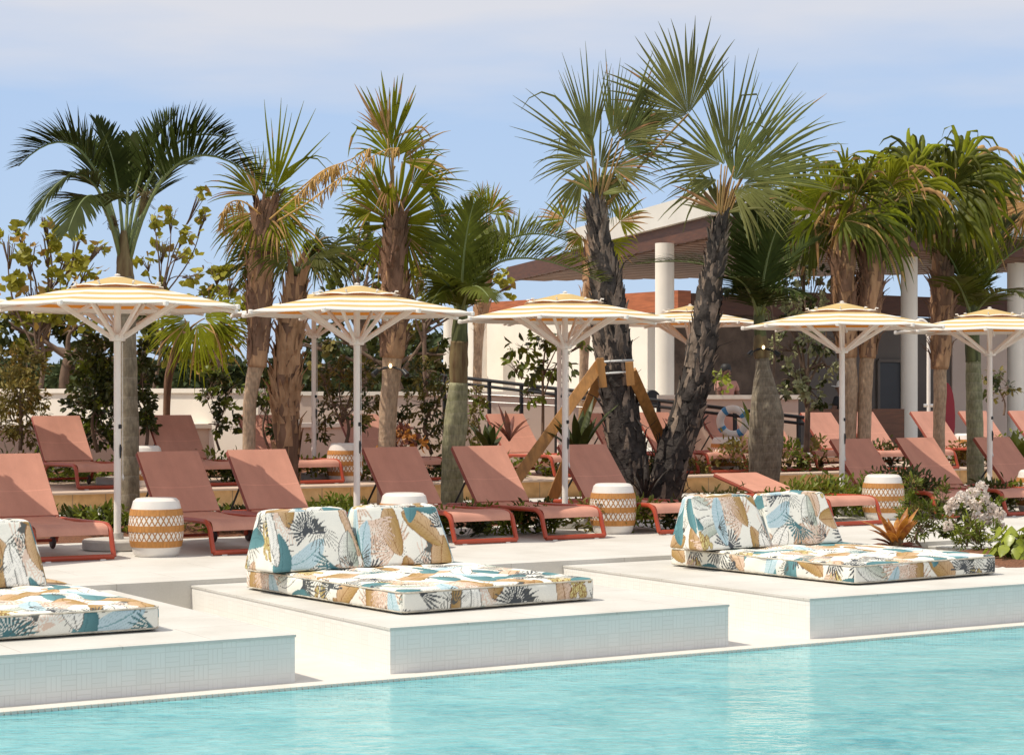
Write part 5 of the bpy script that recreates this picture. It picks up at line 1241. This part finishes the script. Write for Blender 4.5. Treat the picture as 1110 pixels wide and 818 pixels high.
# ------------------------------------------------------------------ bed planting
c=Cloud(71); rg=random.Random(71)
def tuft(x,y,z,rx,rz,n,L,W,mat): c.blob(V((x,y,z)),(rx,rx,rz),n,L,W,-.5,.2,.6,mat,.2)
for px,d,rx,h in[(92,20.8,.22,.22),(108,20.6,.26,.26),(78,21.2,.2,.18),(118,20.9,.2,.22),(235,21.0,.3,.28),(262,21.2,.25,.2),(345,20.9,.3,.28),(365,20.6,.3,.34),(382,20.8,.24,.26),(330,21.2,.3,.22),(400,20.6,.2,.2),(440,20.8,.2,.2),(455,20.4,.26,.2),(478,20.4,.22,.24),(520,20.6,.22,.26),(535,20.8,.3,.24),(560,21,.2,.2),(580,21,.26,.26),(600,21,.2,.24),(640,21.2,.3,.3),(665,21.2,.3,.32),(690,21.4,.3,.3),(740,21.2,.2,.26),(765,21.6,.28,.3),(785,21.8,.3,.34),(850,23,.24,.3),(868,23,.3,.36),(885,23.2,.34,.44),(900,23.4,.3,.4),(925,23.8,.26,.3),(955,23.8,.34,.42),(975,23.9,.4,.5),(995,24,.34,.42),(1035,24.4,.26,.3),(1052,24.6,.24,.26),(1075,24.6,.3,.3),(1100,25,.3,.3),(-20,20.4,.4,.25),(20,21,.4,.2),(160,21,.3,.2),(200,21.4,.3,.2),(300,21.4,.3,.24)]:
    p=at(px,d); tuft(p.x,p.y,.04+h*.5,rx,h*.6,int(260*rx*h/.06*.5)+60,.10,.03,rg.choice([0,0,1,2]))
for i in range(150):
    x=rg.uniform(4,25); y=rg.uniform(19.3,22.3); tuft(x,y,.09,.12,.07,26,.07,.03,rg.choice([0,1,1,2]))
o=c.build('ground_cover',[M['bright'],M['bush'],M['olive']],None,(0,0,0),.6); o['kind']='stuff'; o['label']='low green ground cover growing in the mulch bed'
c=Cloud(72)
for px,d,rx,h in[(235,27.2,.5,.4),(260,27,.4,.3),(275,27.3,.3,.3),(100,27,.6,.35),(60,27.1,.5,.4),(30,26.9,.5,.35),(0,27,.5,.4),(145,27,.4,.3),(190,27.2,.4,.3),(330,27.4,.5,.3),(380,27.6,.5,.3),(420,27.6,.4,.3),(460,27.8,.5,.3),(500,28,.4,.3),(545,28.4,.4,.3),(600,29,.4,.3),(800,30.2,.4,.5),(830,30.4,.3,.4),(855,30.6,.4,.5),(880,31,.3,.5),(930,31.4,.4,.4),(960,31.6,.4,.4),(1000,32.4,.4,.4),(1050,33,.4,.4),(1100,33.4,.5,.5),(640,29.4,.4,.3),(700,29.6,.4,.3),(750,29.8,.4,.3)]:
    p=at(px,d); c.blob(V((p.x,p.y,TZ+h*.45)),(rx,rx,h*.6),int(420*rx*h/.15*.6),.10,.035,-.3,.2,.6,rg.choice([0,1,2]),.2)
o=c.build('ground_cover',[M['bright'],M['bush'],M['olive']],None,(0,0,0),.6); o['kind']='stuff'; o['label']='low plants along the foot of the wall'
# sword-leaved plants
def blades(t,b,n,L,W,rg,mats,lean=.45,name='leaf',up=1.0):
    for i in range(n):
        a=2*math.pi*i/n+rg.uniform(-.4,.4); o=V((math.cos(a),math.sin(a),0)); sd=V((-o.y,o.x,0)); l=L*rg.uniform(.7,1.15); le=lean*rg.uniform(.4,1.5); mb=MB(); p=V((0,0,0)); prev=0; vs=[]
        for q,w in((0,.35),(.25,.8),(.5,1),(.75,.75),(1,.03)):
            dd=(UP*up+o*le*(.6+1.3*q)-UP*le*.7*q*q).normalized(); p=p+dd*l*(q-prev); prev=q
            nn=sd.cross(dd); vs+= [p+sd*W*w*.5+nn*W*w*.12,p-nn*W*w*.1,p-sd*W*w*.5+nn*W*w*.12]
        for j in range(4): mb.add(vs[j*3:j*3+6],[(0,1,4,3),(1,2,5,4)],0)
        mb.build(name,mats,t,smooth=180)
for px,py,d,L,W,lab,mt,n in[(627,500,24.5,.85,.12,'sword-leaved plant behind the third parasol pole beside the pine brace',M['bush'],11),(552,478,27.4,.5,.07,'dark spiky plant behind the sunlit terrace lounger by the brace',M['crimson'],10),(530,492,24.5,.45,.11,'green agave left of the sunlit terrace lounger',M['bush'],9),(1103,505,27,.55,.16,'broad-leaved plant behind the last parasol at the right photo edge',M['bright'],10),(700,545,25.2,.6,.05,'dark dry spiky plant between the two black trunks',M['blackbark'],9),(815,470,30.4,.55,.08,'green spear-leaved plant below the life ring',M['bright'],9)]:
    b=P(px,py,d); b.z=max(b.z,.05) if d<23 else b.z; t=thing('spiky_plant',lab,'plant',b,0); blades(t,b,n,L,W,random.Random(px),mt,.5)
# flower bed on the right platform
mound('flower_bed',12.55,17.5,12.35,13.95,lambda u,v:-.055+.09*min(1,4*min(u,1-u),4*min(v,1-v))+0*u,M['mulch'],.12)
def bedtree(*a,**k): return tree(*a,**k)
b=P(972,594,19.0); t=thing('croton_plant','orange croton with a dark stem, leftmost in the flower bed','plant',b); rg=random.Random(81); blades(t,b,15,.42,.085,rg,[M['croton']],.62); blades(t,b,9,.28,.09,rg,[M['crimson']],1.6,'lower_leaf',.5)
mb=MB(); mb.tube([(0,0,-.03),(0,0,.1)],[.075,.06],10); mb.build('stem',M['sheath'],t)
FBG=None
tree('rosemary_bush','tall needle-leaved green bush between the croton and the white flowers','shrub',(998,592),19.4,[(990,528,9,14,0),(986,552,14,16,0),(1004,556,14,16,.1),(996,574,18,14,0),(1018,560,10,14,.2),(1022,540,7,12,.2)],82,230,.075,.016,[M['bright'],M['olive']],.25,-.3,.5,.012,.14,(998,570),None,3)
t=tree('flowering_bush','bush of blush white flower clusters in the flower bed','shrub',(1048,592),19.3,[(1036,560,16,14,0),(1056,552,16,16,.1),(1074,556,14,14,.1),(1046,572,20,12,0),(1030,574,12,10,0)],83,110,.075,.03,[M['bright'],M['bush']],.4,0,.6,.012,.14,(1050,574),None,2)
b=V(t.location)
for i,(px,py) in enumerate([(1034,545),(1042,538),(1050,544),(1058,548),(1064,528),(1068,540),(1076,552),(1084,556),(1060,560),(1047,556),(1030,552),(1071,562),(1028,570),(1082,566),(1054,534)]):
    cl=Cloud(200+i); cl.blob(P(px,py,19.0+rng.uniform(-.05,.3)),(.05,.05,.045),62,.030,.026,0,.3,.9,0); cl.build('flower_cluster',M['petal'],t,b,1.0,.05)
tree('feathery_bush','soft feathery green bush in front of the white flowers','shrub',(1060,600),18.7,[(1050,574,14,13,0),(1068,576,15,13,0),(1058,588,18,9,0),(1040,584,9,9,0)],84,260,.06,.014,[M['bright'],M['lime']],.25,-.2,.5,.01,.14,(1060,585),None,2)
b=P(1098,608,18.0); t=thing('philodendron','lime green broad-leaved plant at the right end of the flower bed','plant',b); rg=random.Random(85)
for i in range(44):
    a=rg.uniform(0,6.283); el=rg.uniform(.15,1.3); o=V((math.cos(a)*math.cos(el),math.sin(a)*math.cos(el),math.sin(el))); p=V((o.x*.26,o.y*.26,.04+o.z*.30))*rg.uniform(.6,1.05); sd=V((-math.sin(a),math.cos(a),0)); dn=(o*.5-UP*rg.uniform(.2,.9)).normalized(); sd=(sd+V((rg.uniform(-.3,.3),rg.uniform(-.3,.3),rg.uniform(-.3,.3)))).normalized(); L_=rg.uniform(.10,.16); nn=sd.cross(dn)
    mb=MB(); rows=[(-.12,.55),(.1,1.0),(.4,.9),(.75,.45),(1.0,.03)]; vs=[]
    for q,w in rows:
        c_=p+dn*L_*q+nn*L_*.10*q*q; vs+= [c_+sd*L_*.42*w+nn*L_*.10*w,c_,c_-sd*L_*.42*w+nn*L_*.10*w]
    for j in range(4): mb.add(vs[j*3:j*3+6],[(0,1,4,3),(1,2,5,4)],0)
    mb.tube([V((0,0,0)),p*.6+UP*.02,p],.005,4,1); mb.build('leaf',[M['lime'],M['bright']],t,smooth=180)
